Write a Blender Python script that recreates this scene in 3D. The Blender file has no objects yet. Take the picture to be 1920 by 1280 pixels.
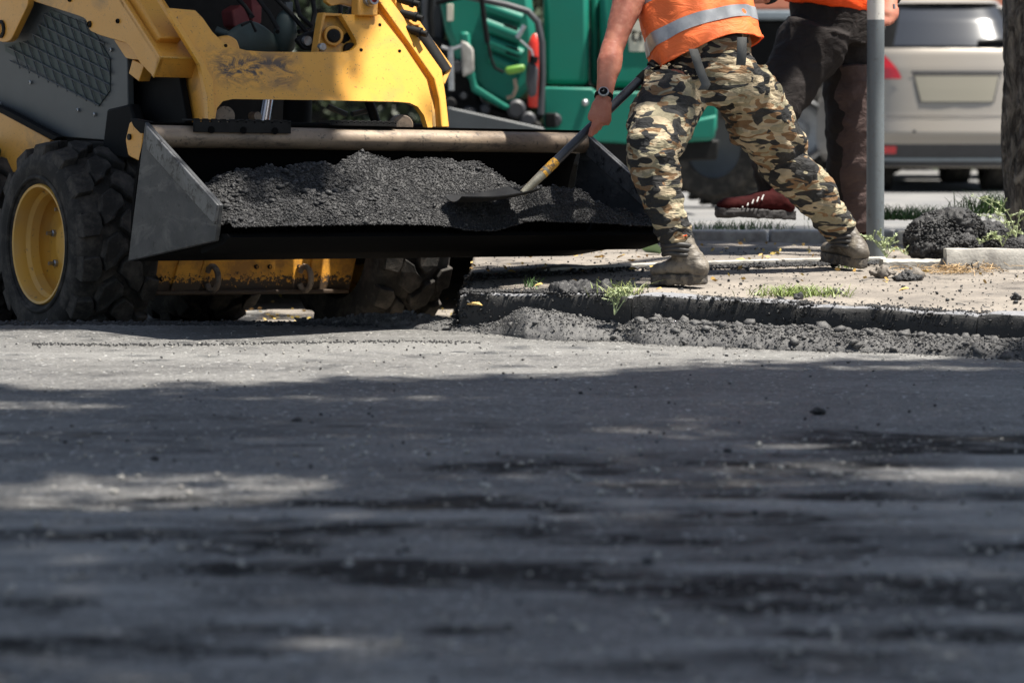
import bpy, math, random
import numpy as np
from mathutils import Vector, Matrix, Euler
random.seed(7); RNG = np.random.default_rng(7)
sc = bpy.context.scene
COL = sc.collection
# ------------------------------------------------------------------ camera
FPX, CAMZ, HZ = 5500.0, 0.87, 190.0          # focal length in 1920-wide pixels, eye height, horizon row
PITCH = math.atan((640 - HZ) / FPX)
cam_d = bpy.data.cameras.new('camera'); cam = bpy.data.objects.new('camera', cam_d); COL.objects.link(cam)
cam.location = (0, 0, CAMZ); cam.rotation_euler = (math.pi / 2 - PITCH, 0, 0)
cam_d.sensor_width = 36; cam_d.lens = FPX / 1920 * 36; cam_d.clip_start = 0.1; cam_d.clip_end = 800
cam_d.dof.use_dof = True; cam_d.dof.focus_distance = 11.3; cam_d.dof.aperture_fstop = 3.5
sc.camera = cam
# ------------------------------------------------------------------ sky and sun
SUN_EL = math.radians(70); SUN_AZ = math.atan2(-0.24, 0.97)          # towards the sun, seen from above
SUN = Vector((math.cos(SUN_EL) * math.cos(SUN_AZ), math.cos(SUN_EL) * math.sin(SUN_AZ), math.sin(SUN_EL)))
w = bpy.data.worlds.new('World'); sc.world = w; w.use_nodes = True
nt = w.node_tree; nt.nodes.clear()
wo = nt.nodes.new('ShaderNodeOutputWorld'); bg = nt.nodes.new('ShaderNodeBackground'); sky = nt.nodes.new('ShaderNodeTexSky')
sky.sky_type = 'NISHITA'; sky.sun_disc = False; sky.sun_elevation = SUN_EL
sky.sun_rotation = math.atan2(SUN.x, SUN.y)
bg.inputs['Strength'].default_value = 0.055
hs = nt.nodes.new('ShaderNodeHueSaturation'); hs.inputs['Saturation'].default_value = .75; nt.links.new(sky.outputs[0], hs.inputs['Color']); nt.links.new(hs.outputs[0], bg.inputs[0]); nt.links.new(bg.outputs[0], wo.inputs[0])
ld = bpy.data.lights.new('sun', 'SUN'); ld.energy = 5.0; ld.angle = math.radians(0.53); ld.color = (1.0, 0.945, 0.86)
lo = bpy.data.objects.new('sun', ld); COL.objects.link(lo); lo.location = (6, -4, 12)
lo.rotation_euler = SUN.to_track_quat('Z', 'Y').to_euler()
sc.view_settings.view_transform = 'Standard'; sc.view_settings.look = 'None'
sc.view_settings.exposure = 1.3; sc.view_settings.gamma = 1; sc.view_settings.use_curve_mapping = False
sc.cycles.use_denoising = True; sc.cycles.max_bounces = 6; sc.cycles.glossy_bounces = 3; sc.cycles.transmission_bounces = 4
sc.cycles.sample_clamp_indirect = 4
# ------------------------------------------------------------------ placing helpers
_F = Vector((0, math.cos(PITCH), -math.sin(PITCH))); _U = Vector((0, math.sin(PITCH), math.cos(PITCH)))
def ray(px, py): return _F * FPX + Vector((px - 960, 0, 0)) + _U * (640 - py)
def at(px, py, Y):
    d = ray(px, py); return Vector((0, 0, CAMZ)) + d * (Y / d.y)
def onz(px, py, z):
    d = ray(px, py); return Vector((0, 0, CAMZ)) + d * ((z - CAMZ) / d.z)
MROT = Matrix.Rotation(math.radians(35), 4, 'Z') @ Matrix.Rotation(math.radians(1.2), 4, 'Y')
MT = at(72, 458, 12.1) - (MROT @ Vector((-0.90, 0, 0.385)))
MM = Matrix.Translation(MT) @ MROT
MI = MM.inverted()
def ml(px, py, axis, val):
    """the point of a machine plane (local axis = val) that lies behind a picture position, in machine coordinates"""
    o = MI @ Vector((0, 0, CAMZ)); d = MI.to_3x3() @ ray(px, py)
    if axis == 't':          # the leaning plane of the cross member, val = distance behind it
        k = .45; t = ((CY + val + k * (o.z - ZB)) - o.y) / (d.y - k * d.z) if False else (CY + val - k * ZB + k * o.z - o.y) / (d.y - k * d.z); return o + d * t
    i = 'xyz'.index(axis); return o + d * ((val - o[i]) / d[i])
# ------------------------------------------------------------------ numpy noise
def _h(ix, iy, s):
    n = (ix.astype(np.int64) * 374761393 + iy.astype(np.int64) * 668265263 + s * 974634777) & 0x7fffffff
    n = ((n ^ (n >> 13)) * 1274126177) & 0x7fffffff
    return ((n ^ (n >> 16)) & 0xffff) / 65535.0
def vnoise(x, y, s=0):
    x = np.asarray(x, float); y = np.asarray(y, float)
    ix = np.floor(x); iy = np.floor(y); fx = x - ix; fy = y - iy
    fx = fx * fx * (3 - 2 * fx); fy = fy * fy * (3 - 2 * fy)
    return ((_h(ix, iy, s) * (1 - fx) + _h(ix + 1, iy, s) * fx) * (1 - fy) + (_h(ix, iy + 1, s) * (1 - fx) + _h(ix + 1, iy + 1, s) * fx) * fy) * 2 - 1
def fbm(x, y, s=0, o=4):
    t = 0; a = 1
    for i in range(o): t = t + a * vnoise(np.asarray(x) * 2 ** i + i * 7.3, np.asarray(y) * 2 ** i - i * 3.1, s + i); a *= 0.5
    return t / 1.9
# ------------------------------------------------------------------ objects
def tag(o, label=None, cat=None, group=None, kind=None):
    if label: o['label'] = label
    if cat: o['category'] = cat
    if group: o['group'] = group
    if kind: o['kind'] = kind
    return o
def empty(name, M=None, loc=(0, 0, 0), parent=None):
    o = bpy.data.objects.new(name, None); COL.objects.link(o); o.empty_display_size = 0.1
    if M is not None: o.matrix_world = M
    else: o.location = loc
    if parent: o.parent = parent
    return o
def link(name, me, mat, parent=None, smooth=None, bevel=0, seg=2):
    o = bpy.data.objects.new(name, me); COL.objects.link(o)
    if mat is not None and len(me.materials) == 0: me.materials.append(mat)
    if parent: o.parent = parent
    if smooth is not None: smoothing(me, smooth)
    if bevel:
        b = o.modifiers.new('bevel', 'BEVEL'); b.width = bevel; b.segments = seg; b.limit_method = 'ANGLE'; b.angle_limit = math.radians(35)
    return o
def smoothing(me, ang):
    if ang >= 180: me.shade_smooth() if hasattr(me, 'shade_smooth') else None
    else:
        me.shade_smooth(); 
        try: me.set_sharp_from_angle(angle=math.radians(ang))
        except Exception: pass
def frame(d):
    d = d.normalized(); a = Vector((0, 0, 1)) if abs(d.z) < 0.9 else Vector((1, 0, 0))
    u = d.cross(a).normalized(); return u, d.cross(u).normalized()
class MB:
    def __init__(s): s.v = []; s.f = []
    def add(s, vs, fs):
        b = len(s.v); s.v += [tuple(p) for p in vs]; s.f += [tuple(i + b for i in f) for f in fs]; return s
    def box(s, c, sz, R=None):
        c = Vector(c); R = R or Matrix.Identity(3); h = [x / 2 for x in sz]
        vs = [c + R @ Vector((x * h[0], y * h[1], z * h[2])) for x in (-1, 1) for y in (-1, 1) for z in (-1, 1)]
        return s.add(vs, [(0, 1, 3, 2), (4, 6, 7, 5), (0, 4, 5, 1), (2, 3, 7, 6), (0, 2, 6, 4), (1, 5, 7, 3)])
    def prism(s, poly, off):
        off = Vector(off); n = len(poly); a = [Vector(p) for p in poly]; b = [p + off for p in a]
        nn = Vector((0, 0, 0))
        for i in range(n): nn += a[i].cross(a[(i + 1) % n])
        fs = [tuple(range(n))[::-1], tuple(range(n, 2 * n))] + [(i, (i + 1) % n, n + (i + 1) % n, n + i) for i in range(n)]
        if nn.dot(off) < 0: fs = [f[::-1] for f in fs]
        return s.add(a + b, fs)
    def tube(s, pts, r, n=10, caps=True):
        pts = [Vector(p) for p in pts]; rs = r if isinstance(r, (list, tuple)) else [r] * len(pts)
        vs = []; fs = []; u = None
        for i, p in enumerate(pts):
            d = (pts[min(i + 1, len(pts) - 1)] - pts[max(i - 1, 0)]).normalized()
            if u is None: u, _ = frame(d)
            u = (u - d * u.dot(d)).normalized(); v = d.cross(u)
            for k in range(n):
                a = 2 * math.pi * k / n; vs.append(p + (u * math.cos(a) + v * math.sin(a)) * rs[i])
        for i in range(len(pts) - 1):
            for k in range(n):
                fs.append((i * n + k, i * n + (k + 1) % n, (i + 1) * n + (k + 1) % n, (i + 1) * n + k))
        if caps: fs += [tuple(range(n))[::-1], tuple(range((len(pts) - 1) * n, len(pts) * n))]
        return s.add(vs, fs)
    def lathe(s, prof, c, axis, n=32, closed=False):
        """prof: (distance along the axis, radius)"""
        c = Vector(c); d = Vector(axis).normalized(); u, v = frame(d); vs = []; fs = []
        for t, r in prof:
            for k in range(n):
                a = 2 * math.pi * k / n; vs.append(c + d * t + (u * math.cos(a) + v * math.sin(a)) * max(r, 1e-4))
        m = len(prof)
        for i in range(m - 1 if not closed else m):
            j = (i + 1) % m
            for k in range(n): fs.append((i * n + k, j * n + k, j * n + (k + 1) % n, i * n + (k + 1) % n))
        return s.add(vs, fs)
    def loft(s, keys, n=28, sub=6, ref=(1, 0, 0), fold=None):
        """keys: (point, radius along ref, radius across ref); a smooth closed limb"""
        P = [Vector(k[0]) for k in keys]; m = len(P); rings = []
        for i in range(m - 1):
            p0, p1, p2, p3 = P[max(i - 1, 0)], P[i], P[i + 1], P[min(i + 2, m - 1)]
            for q in range(sub + (i == m - 2)):
                t = q / sub
                p = 0.5 * ((2 * p1) + (p2 - p0) * t + (2 * p0 - 5 * p1 + 4 * p2 - p3) * t * t + (3 * p1 - p0 - 3 * p2 + p3) * t ** 3)
                e = t * t * (3 - 2 * t)
                rings.append((p, keys[i][1] * (1 - e) + keys[i + 1][1] * e, keys[i][2] * (1 - e) + keys[i + 1][2] * e, i + t))
        vs = []; fs = []; ref = Vector(ref)
        for i, (p, a, b, tt) in enumerate(rings):
            d = (rings[min(i + 1, len(rings) - 1)][0] - rings[max(i - 1, 0)][0]).normalized()
            u = (ref - d * ref.dot(d)).normalized(); v = d.cross(u)
            for k in range(n):
                g = 2 * math.pi * k / n; fk = 1 + (fold(tt, g) if fold else 0)
                vs.append(p + u * math.cos(g) * a * fk + v * math.sin(g) * b * fk)
        L = len(rings)
        for i in range(L - 1):
            for k in range(n): fs.append((i * n + k, i * n + (k + 1) % n, (i + 1) * n + (k + 1) % n, (i + 1) * n + k))
        fs += [tuple(range(n))[::-1], tuple(range((L - 1) * n, L * n))]
        return s.add(vs, fs)
    def ball(s, c, r, n=14, R=None):
        c = Vector(c); r = (r, r, r) if not isinstance(r, (tuple, list)) else r; R = R or Matrix.Identity(3)
        vs = []; fs = []; m = n // 2 + 1
        for i in range(m + 1):
            t = math.pi * i / m
            for k in range(n):
                a = 2 * math.pi * k / n
                vs.append(c + R @ Vector((r[0] * max(math.sin(t), 1e-3) * math.cos(a), r[1] * max(math.sin(t), 1e-3) * math.sin(a), r[2] * math.cos(t))))
        for i in range(m):
            for k in range(n): fs.append((i * n + k, (i + 1) * n + k, (i + 1) * n + (k + 1) % n, i * n + (k + 1) % n))
        return s.add(vs, fs)
    def mesh(s, name):
        me = bpy.data.meshes.new(name); me.from_pydata(s.v, [], s.f); me.update(); return me
    def build(s, name, mat, parent=None, smooth=40, bevel=0, seg=2):
        return link(name, s.mesh(name), mat, parent, smooth, bevel, seg)
def npmesh(name, V, F, mat, parent=None, smooth=None):
    """V (n,3); F (m,k) with one k for all faces"""
    me = bpy.data.meshes.new(name); V = np.asarray(V, np.float32); F = np.asarray(F, np.int32)
    me.vertices.add(len(V)); me.vertices.foreach_set('co', V.ravel())
    k = F.shape[1]; me.loops.add(F.size); me.loops.foreach_set('vertex_index', F.ravel())
    me.polygons.add(len(F)); me.polygons.foreach_set('loop_start', np.arange(0, F.size, k, dtype=np.int32))
    try: me.polygons.foreach_set('loop_total', np.full(len(F), k, np.int32))
    except Exception: pass
    me.update(calc_edges=True); me.validate()
    return link(name, me, mat, parent, smooth)
def grid(name, X, Y, Z, mat, parent=None, smooth=180):
    n, m = X.shape; idx = np.arange(n * m).reshape(n, m)
    F = np.stack([idx[:-1, :-1], idx[:-1, 1:], idx[1:, 1:], idx[1:, :-1]], -1).reshape(-1, 4)
    a = Vector((X[0, 1] - X[0, 0], Y[0, 1] - Y[0, 0], 0)).cross(Vector((X[1, 0] - X[0, 0], Y[1, 0] - Y[0, 0], 0)))
    if a.z < 0: F = F[:, ::-1]
    return npmesh(name, np.stack([X, Y, Z], -1).reshape(-1, 3), F, mat, parent, smooth)
_t = (1 + 5 ** .5) / 2
ICO_V = np.array([(-1, _t, 0), (1, _t, 0), (-1, -_t, 0), (1, -_t, 0), (0, -1, _t), (0, 1, _t), (0, -1, -_t), (0, 1, -_t), (_t, 0, -1), (_t, 0, 1), (-_t, 0, -1), (-_t, 0, 1)]) / math.sqrt(1 + _t * _t)
ICO_F = np.array([(0, 11, 5), (0, 5, 1), (0, 1, 7), (0, 7, 10), (0, 10, 11), (1, 5, 9), (5, 11, 4), (11, 10, 2), (10, 7, 6), (7, 1, 8), (3, 9, 4), (3, 4, 2), (3, 2, 6), (3, 6, 8), (3, 8, 9), (4, 9, 5), (2, 4, 11), (6, 2, 10), (8, 6, 7), (9, 8, 1)])
def rocks(name, P, S, mat, parent=None, rough=0.35, flat=0.75):
    """many small angular stones joined in one mesh; P (n,3) centres, S (n,) radii"""
    n = len(P); 
    if n == 0: return None
    q = RNG.normal(size=(n, 4)); q /= np.linalg.norm(q, axis=1)[:, None]; a, b, c, d = q.T
    R = np.stack([1 - 2 * (c * c + d * d), 2 * (b * c - a * d), 2 * (b * d + a * c), 2 * (b * c + a * d), 1 - 2 * (b * b + d * d), 2 * (c * d - a * b), 2 * (b * d - a * c), 2 * (c * d + a * b), 1 - 2 * (b * b + c * c)], -1).reshape(n, 3, 3)
    V = ICO_V[None] * (1 + rough * RNG.uniform(-1, 1, (n, 12, 1))) * RNG.uniform(0.65, 1.25, (n, 1, 3))
    V = np.einsum('nij,nkj->nki', R, V) * np.array([1, 1, flat]) * np.asarray(S)[:, None, None] + np.asarray(P)[:, None]
    F = (ICO_F[None] + 12 * np.arange(n)[:, None, None]).reshape(-1, 3)
    return npmesh(name, V.reshape(-1, 3), F, mat, parent)
def copy_tree(o, parent=None):
    c = o.copy(); COL.objects.link(c)
    if parent is not None: c.parent = parent
    for ch in list(o.children): copy_tree(ch, c)
    return c
def organic(o, voxel=0.008, smooth=4, tex=(), sm_fac=0.5):
    r = o.modifiers.new('remesh', 'REMESH'); r.mode = 'VOXEL'; r.voxel_size = voxel; r.use_smooth_shade = True
    if smooth: s = o.modifiers.new('smooth', 'SMOOTH'); s.iterations = smooth; s.factor = sm_fac
    for i, (scale, strength, kind) in enumerate(tex):
        t = bpy.data.textures.new(o.name + '_folds', 'CLOUDS' if kind == 'HARD' else kind)
        if kind == 'HARD': t.noise_scale = scale; t.noise_depth = 2; t.noise_type = 'HARD_NOISE'
        if kind == 'CLOUDS': t.noise_scale = scale; t.noise_depth = 2
        elif kind == 'MUSGRAVE': t.noise_scale = scale
        elif kind == 'MARBLE': t.noise_scale = scale; t.turbulence = 8
        elif kind == 'WOOD': t.noise_scale = scale; t.wood_type = 'BANDNOISE'; t.turbulence = 12; t.noise_basis_2 = 'SIN'
        d = o.modifiers.new('folds', 'DISPLACE'); d.texture = t; d.strength = strength; d.mid_level = 0.5; d.texture_coords = 'LOCAL'
    return o
# ------------------------------------------------------------------ materials
def rgb(c): return tuple(c) + (1,) if len(c) == 3 else tuple(c)
class Mat:
    def __init__(s, name, base=(.5, .5, .5), rough=.6, metal=0, spec=.5, coat=0):
        s.m = bpy.data.materials.new(name); s.m.use_nodes = True; s.nt = s.m.node_tree
        s.b = s.nt.nodes['Principled BSDF']; s.col = None
        s.b.inputs['Base Color'].default_value = rgb(base); s.base = base
        s.b.inputs['Roughness'].default_value = rough; s.b.inputs['Metallic'].default_value = metal
        s.b.inputs['Specular IOR Level'].default_value = spec
        if coat: s.b.inputs['Coat Weight'].default_value = coat; s.b.inputs['Coat Roughness'].default_value = 0.12
        s.tc = s.nt.nodes.new('ShaderNodeTexCoord')
    def L(s, a, b): s.nt.links.new(a, b)
    def coords(s, scale=(1, 1, 1), rot=(0, 0, 0)):
        mp = s.nt.nodes.new('ShaderNodeMapping'); mp.inputs['Scale'].default_value = scale; mp.inputs['Rotation'].default_value = rot
        s.L(s.tc.outputs['Object'], mp.inputs[0]); return mp.outputs[0]
    def noise(s, scale, detail=4, rough=.55, dist=0, stretch=(1, 1, 1), rot=(0, 0, 0)):
        n = s.nt.nodes.new('ShaderNodeTexNoise'); n.inputs['Scale'].default_value = scale; n.inputs['Detail'].default_value = detail
        n.inputs['Roughness'].default_value = rough; n.inputs['Distortion'].default_value = dist
        s.L(s.coords(stretch, rot), n.inputs['Vector']); return n.outputs['Fac']
    def voro(s, scale, feature='F1', stretch=(1, 1, 1)):
        n = s.nt.nodes.new('ShaderNodeTexVoronoi'); n.feature = feature; n.inputs['Scale'].default_value = scale
        s.L(s.coords(stretch), n.inputs['Vector']); return n.outputs['Distance']
    def ramp(s, fac, stops, const=False):
        r = s.nt.nodes.new('ShaderNodeValToRGB'); e = r.color_ramp.elements
        if const: r.color_ramp.interpolation = 'CONSTANT'
        while len(e) < len(stops): e.new(0.5)
        for i, (p, c) in enumerate(stops):
            e[i].position = p; e[i].color = rgb(c) if isinstance(c, (tuple, list)) else (c, c, c, 1)
        s.L(fac, r.inputs[0]); return r.outputs[0]
    def mix(s, fac, colour, amount=1.0, over=None, mode='MIX'):
        """lay colour over the base colour where fac is high"""
        m = s.nt.nodes.new('ShaderNodeMix'); m.data_type = 'RGBA'; m.blend_type = mode
        mu = s.nt.nodes.new('ShaderNodeMath'); mu.operation = 'MULTIPLY'; mu.inputs[1].default_value = amount
        if isinstance(fac, (int, float)): mu.inputs[0].default_value = fac
        else: s.L(fac, mu.inputs[0])
        s.L(mu.outputs[0], m.inputs['Factor'])
        if s.col is None: m.inputs['A'].default_value = rgb(s.base)
        else: s.L(s.col, m.inputs['A'])
        if isinstance(colour, (tuple, list)): m.inputs['B'].default_value = rgb(colour)
        else: s.L(colour, m.inputs['B'])
        s.col = m.outputs['Result']; s.L(s.col, s.b.inputs['Base Color']); return s
    def bump(s, h, strength=.3, dist=.01):
        b = s.nt.nodes.new('ShaderNodeBump'); b.inputs['Strength'].default_value = strength; b.inputs['Distance'].default_value = dist
        s.L(h, b.inputs['Height'])
        if s.b.inputs['Normal'].is_linked: s.L(s.b.inputs['Normal'].links[0].from_socket, b.inputs['Normal'])
        s.L(b.outputs[0], s.b.inputs['Normal']); return s
    def roughness(s, fac, lo, hi):
        m = s.nt.nodes.new('ShaderNodeMapRange'); m.inputs['To Min'].default_value = lo; m.inputs['To Max'].default_value = hi
        s.L(fac, m.inputs[0]); s.L(m.outputs[0], s.b.inputs['Roughness']); return s
    def axis(s, a, lo, hi):
        x = s.nt.nodes.new('ShaderNodeSeparateXYZ'); s.L(s.tc.outputs['Object'], x.inputs[0])
        m = s.nt.nodes.new('ShaderNodeMapRange'); m.inputs['From Min'].default_value = lo; m.inputs['From Max'].default_value = hi
        s.L(x.outputs['XYZ'.index(a)], m.inputs[0]); return m.outputs[0]
    def normz(s, lo, hi):
        g = s.nt.nodes.new('ShaderNodeNewGeometry'); x = s.nt.nodes.new('ShaderNodeSeparateXYZ'); s.L(g.outputs['True Normal'], x.inputs[0])
        m = s.nt.nodes.new('ShaderNodeMapRange'); m.inputs['From Min'].default_value = lo; m.inputs['From Max'].default_value = hi; s.L(x.outputs[2], m.inputs[0]); return m.outputs[0]
    def attr(s, name):
        n = s.nt.nodes.new('ShaderNodeAttribute'); n.attribute_name = name; return n.outputs['Fac']
    def mul(s, a, b):
        m = s.nt.nodes.new('ShaderNodeMath'); m.operation = 'MULTIPLY'; s.L(a, m.inputs[0])
        if isinstance(b, (int, float)): m.inputs[1].default_value = b
        else: s.L(b, m.inputs[1])
        return m.outputs[0]
def plain(name, base, rough=.6, metal=0, var=.35, scale=12, bump=.15, **k):
    """a single real-world colour with grain and faint wear"""
    M = Mat(name, base, rough, metal, **k)
    n = M.noise(scale, 5, .6)
    M.mix(M.ramp(n, [(.35, 0.0), (.7, 1.0)]), tuple(c * (1 - var) for c in base), 1)
    if bump: M.bump(M.noise(scale * 6, 3), bump, .003)
    return M.m
MAT = {}
# compacted new asphalt
M = Mat('fresh_asphalt', (.195, .19, .18), .6, spec=.6)
M.mix(M.ramp(M.noise(1.7, 7, .66, .6, (.5, 1, 1)), [(.40, 0), (.60, 1)]), (.13, .127, .122), .8)
M.mix(M.ramp(M.noise(24, 5, .75, .3), [(.48, 0), (.62, 1)]), (.050, .049, .048), .75)
M.mix(M.ramp(M.noise(15, 4, .7, .2, (1, 1, 1), (0, 0, .4)), [(.58, 0), (.70, 1)]), (.36, .355, .34), .55)
M.mix(M.ramp(M.noise(75, 4, .75), [(.44, 0), (.60, 1)]), (.036, .036, .036), .8)
M.mix(M.ramp(M.noise(190, 2, .6), [(.62, 0), (.70, 1)]), (.48, .46, .42), .8)
M.mix(M.attr('pale_tone'), (.30, .295, .28), .6)
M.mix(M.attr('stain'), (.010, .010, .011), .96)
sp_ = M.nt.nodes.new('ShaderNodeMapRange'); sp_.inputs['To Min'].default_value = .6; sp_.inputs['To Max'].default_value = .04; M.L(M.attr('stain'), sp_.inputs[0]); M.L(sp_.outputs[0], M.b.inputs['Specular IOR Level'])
M.mix(M.ramp(M.noise(42, 3, .6, 0, (1, 1, 1), (0, .7, .4)), [(.64, 0), (.69, 1)]), (.62, .62, .60), .9)
M.bump(M.noise(110, 4, .7), 1.0, .012); M.bump(M.noise(30, 4, .6), .7, .02)
M.roughness(M.noise(9, 5, .7), .34, .78); MAT['fresh'] = M.m
M = Mat('loose_asphalt_mix', (.030, .030, .031), .5, spec=.32)
M.mix(M.ramp(M.noise(60, 3), [(.35, 0), (.65, 1)]), (.018, .018, .019), .85)
M.mix(M.ramp(M.noise(130, 2), [(.56, 0), (.66, 1)]), (.10, .098, .095), .7)
M.bump(M.noise(220, 3, .7), .8, .004); M.roughness(M.noise(90, 2), .36, .7); MAT['mix'] = M.m
M = Mat('rubble_asphalt', (.105, .103, .10), .65, spec=.4)
M.mix(M.ramp(M.noise(35, 3), [(.4, 0), (.6, 1)]), (.04, .04, .042), .8)
M.bump(M.noise(160, 3, .7), .9, .004); MAT['rubble'] = M.m
M = Mat('milled_road', (.26, .25, .23), .85)
M.mix(M.ramp(M.noise(9, 5), [(.4, 0), (.65, 1)]), (.06, .06, .06), .8); M.bump(M.noise(70, 4), .7, .012); MAT['milled'] = M.m
M = Mat('dusty_pavement', (.245, .218, .187), .88, spec=.2)
M.mix(M.ramp(M.noise(3.2, 6, .62), [(.38, 0), (.62, 1)]), (.145, .13, .115), .9)
M.mix(M.ramp(M.noise(90, 3, .7), [(.55, 0), (.68, 1)]), (.07, .065, .06), .6)
M.mix(M.ramp(M.noise(26, 3, .5, 0, (1, .5, 1)), [(.64, 0), (.68, 1)]), (.045, .045, .045), .75)
M.bump(M.noise(70, 5, .7), .6, .006); MAT['pave'] = M.m
M = Mat('back_road', (.13, .13, .13), .8); M.mix(M.ramp(M.noise(1.5, 5), [(.4, 0), (.6, 1)]), (.19, .185, .175), .8); M.bump(M.noise(60, 4), .5, .01); MAT['backroad'] = M.m
M = Mat('edging_concrete', (.40, .385, .35), .9, spec=.3)
M.mix(M.ramp(M.noise(14, 5), [(.42, 0), (.66, 1)]), (.2, .19, .175), .8); M.bump(M.noise(80, 4), .6, .004); MAT['concrete'] = M.m
M = Mat('tarred_kerb', (.17, .175, .19), .75, spec=.12)
M.mix(M.ramp(M.noise(55, 4, .7), [(.42, 0), (.56, 1)]), (.25, .25, .255), .7)
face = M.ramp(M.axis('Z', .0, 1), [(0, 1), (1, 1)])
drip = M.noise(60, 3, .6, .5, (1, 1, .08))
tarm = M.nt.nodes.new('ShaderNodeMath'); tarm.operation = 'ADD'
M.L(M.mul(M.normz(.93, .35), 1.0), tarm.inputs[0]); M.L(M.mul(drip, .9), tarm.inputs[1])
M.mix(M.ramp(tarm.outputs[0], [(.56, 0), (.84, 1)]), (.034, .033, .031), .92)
M.bump(drip, .5, .006); M.bump(M.noise(90, 4, .7), .6, .004); MAT['kerb'] = M.m
# yellow machine paint with grime and scuffs
def yellow(name, base=(.63, .30, .042), grime=.6, seed=0., gscale=3.5):
    M = Mat(name, base, .42, spec=.5, coat=.15)
    M.mix(M.ramp(M.noise(gscale, 7, .62, .5, (1, 1, 1), (seed, seed, 0)), [(.52, 0), (.68, 1)]), (.16, .11, .05), grime)
    M.mix(M.ramp(M.noise(45, 5, .7, .3, (1, 1, 1), (seed, 0, seed)), [(.6, 0), (.72, 1)]), (.07, .05, .03), grime * .8)
    M.mix(M.ramp(M.noise(160, 2), [(.68, 0), (.72, 1)]), (.03, .025, .02), .8)
    M.mix(M.ramp(M.noise(38, 3, .55, 2.5, (1, 2.2, .7)), [(.70, 0), (.715, 1)]), (.03, .025, .02), .9); M.roughness(M.noise(5, 4), .34, .6); M.bump(M.noise(60, 3), .08, .002); return M.m
MAT['yellow'] = yellow('yellow_paint'); MAT['yellow_dirty'] = yellow('grimy_yellow_paint', (.55, .29, .045), 1.0, .7, 6)
M = Mat('cross_member_yellow_paint', (.70, .34, .038), .4, spec=.5, coat=.15)
gr = M.noise(5.5, 7, .65, .8); M.mix(M.ramp(gr, [(.50, 0), (.72, 1)]), (.36, .20, .07), .6)
zm = M.ramp(M.axis('X', -.50, .10), [(0, 0), (.15, 1), (.6, 1), (.8, 0)])
zb = M.ramp(M.axis('Z', 1.02, 1.22), [(0, 0), (.2, .5), (.4, 1), (.65, .9), (.95, 0)])
sm = M.mul(M.mul(zm, zb), M.ramp(M.noise(16, 6, .75, 1.2, (.6, 1, 1), (0, .5, 0)), [(.44, 0), (.56, 1)]))
M.mix(sm, (.035, .03, .028), 1)
M.mix(M.ramp(M.noise(120, 2), [(.66, 0), (.7, 1)]), (.03, .025, .02), .8); M.roughness(M.noise(5, 4), .33, .55); MAT['crossyellow'] = M.m
M = Mat('rim_yellow_paint', (.60, .33, .05), .45); M.mix(M.ramp(M.noise(30, 5, .7), [(.62, 0), (.7, 1)]), (.05, .04, .03), .9); M.mix(M.ramp(M.noise(4, 5), [(.45, 0), (.7, 1)]), (.42, .27, .12), .6); MAT['rim'] = M.m
M = Mat('undercarriage_paint', (.74, .34, .035), .6)
M.mix(M.ramp(M.noise(7, 6, .7), [(.45, 0), (.6, 1)]), (.25, .11, .03), .7)
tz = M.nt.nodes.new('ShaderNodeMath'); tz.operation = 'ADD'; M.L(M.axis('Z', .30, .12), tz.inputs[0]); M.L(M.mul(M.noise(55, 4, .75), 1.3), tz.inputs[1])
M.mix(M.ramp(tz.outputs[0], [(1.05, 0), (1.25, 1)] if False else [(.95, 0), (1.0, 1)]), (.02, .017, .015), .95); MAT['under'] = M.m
MAT['black'] = plain('satin_black_steel', (.006, .0065, .007), .75, 0, .4, 14, .1, spec=.12)
MAT['panel'] = plain('dark_grey_panel_paint', (.052, .060, .064), .5, 0, .25, 5, .05)
MAT['dark'] = plain('oily_dark_metal', (.011, .011, .011), .65, 0, .5, 20, .2, spec=.2)
M = Mat('scraped_edge_steel', (.10, .103, .107), .45, .4)
M.mix(M.ramp(M.noise(7, 6, .7, .8), [(.45, 0), (.6, 1)]), (.06, .062, .065), .9); M.mix(M.ramp(M.noise(30, 6, .75, .5), [(.52, 0), (.6, 1)]), (.010, .010, .011), .95); M.bump(M.noise(60, 4), .3, .003); MAT['edge'] = M.m
M = Mat('worn_bucket_steel', (.045, .047, .05), .48, .35)
M.mix(M.ramp(M.noise(5, 6, .65, .8), [(.42, 0), (.6, 1)]), (.030, .032, .034), .9)
M.mix(M.ramp(M.noise(9, 7, .75, 1.0, (1, .5, 1.3)), [(.50, 0), (.66, 1)]), (.115, .113, .108), .7); M.mix(M.ramp(M.noise(22, 6, .75), [(.58, 0), (.66, 1)]), (.010, .010, .011), .9)
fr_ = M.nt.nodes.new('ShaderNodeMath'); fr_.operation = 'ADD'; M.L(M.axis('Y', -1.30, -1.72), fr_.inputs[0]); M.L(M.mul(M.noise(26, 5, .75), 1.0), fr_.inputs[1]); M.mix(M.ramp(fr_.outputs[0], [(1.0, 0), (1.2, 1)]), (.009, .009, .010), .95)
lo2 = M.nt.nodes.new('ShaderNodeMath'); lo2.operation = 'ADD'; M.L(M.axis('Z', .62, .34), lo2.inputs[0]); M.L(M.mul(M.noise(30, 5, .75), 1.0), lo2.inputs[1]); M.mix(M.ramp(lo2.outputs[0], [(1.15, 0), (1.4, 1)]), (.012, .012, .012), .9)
M.roughness(M.noise(10, 4), .4, .7); M.bump(M.noise(70, 4), .2, .003); MAT['bucket'] = M.m
M = Mat('bucket_inside_steel', (.005, .005, .005), .85, 0, spec=.05); M.bump(M.noise(50, 4), .4, .004); MAT['bucketin'] = M.m
M = Mat('scuffed_brown_rail_steel', (.27, .205, .145), .55, .15)
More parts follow.
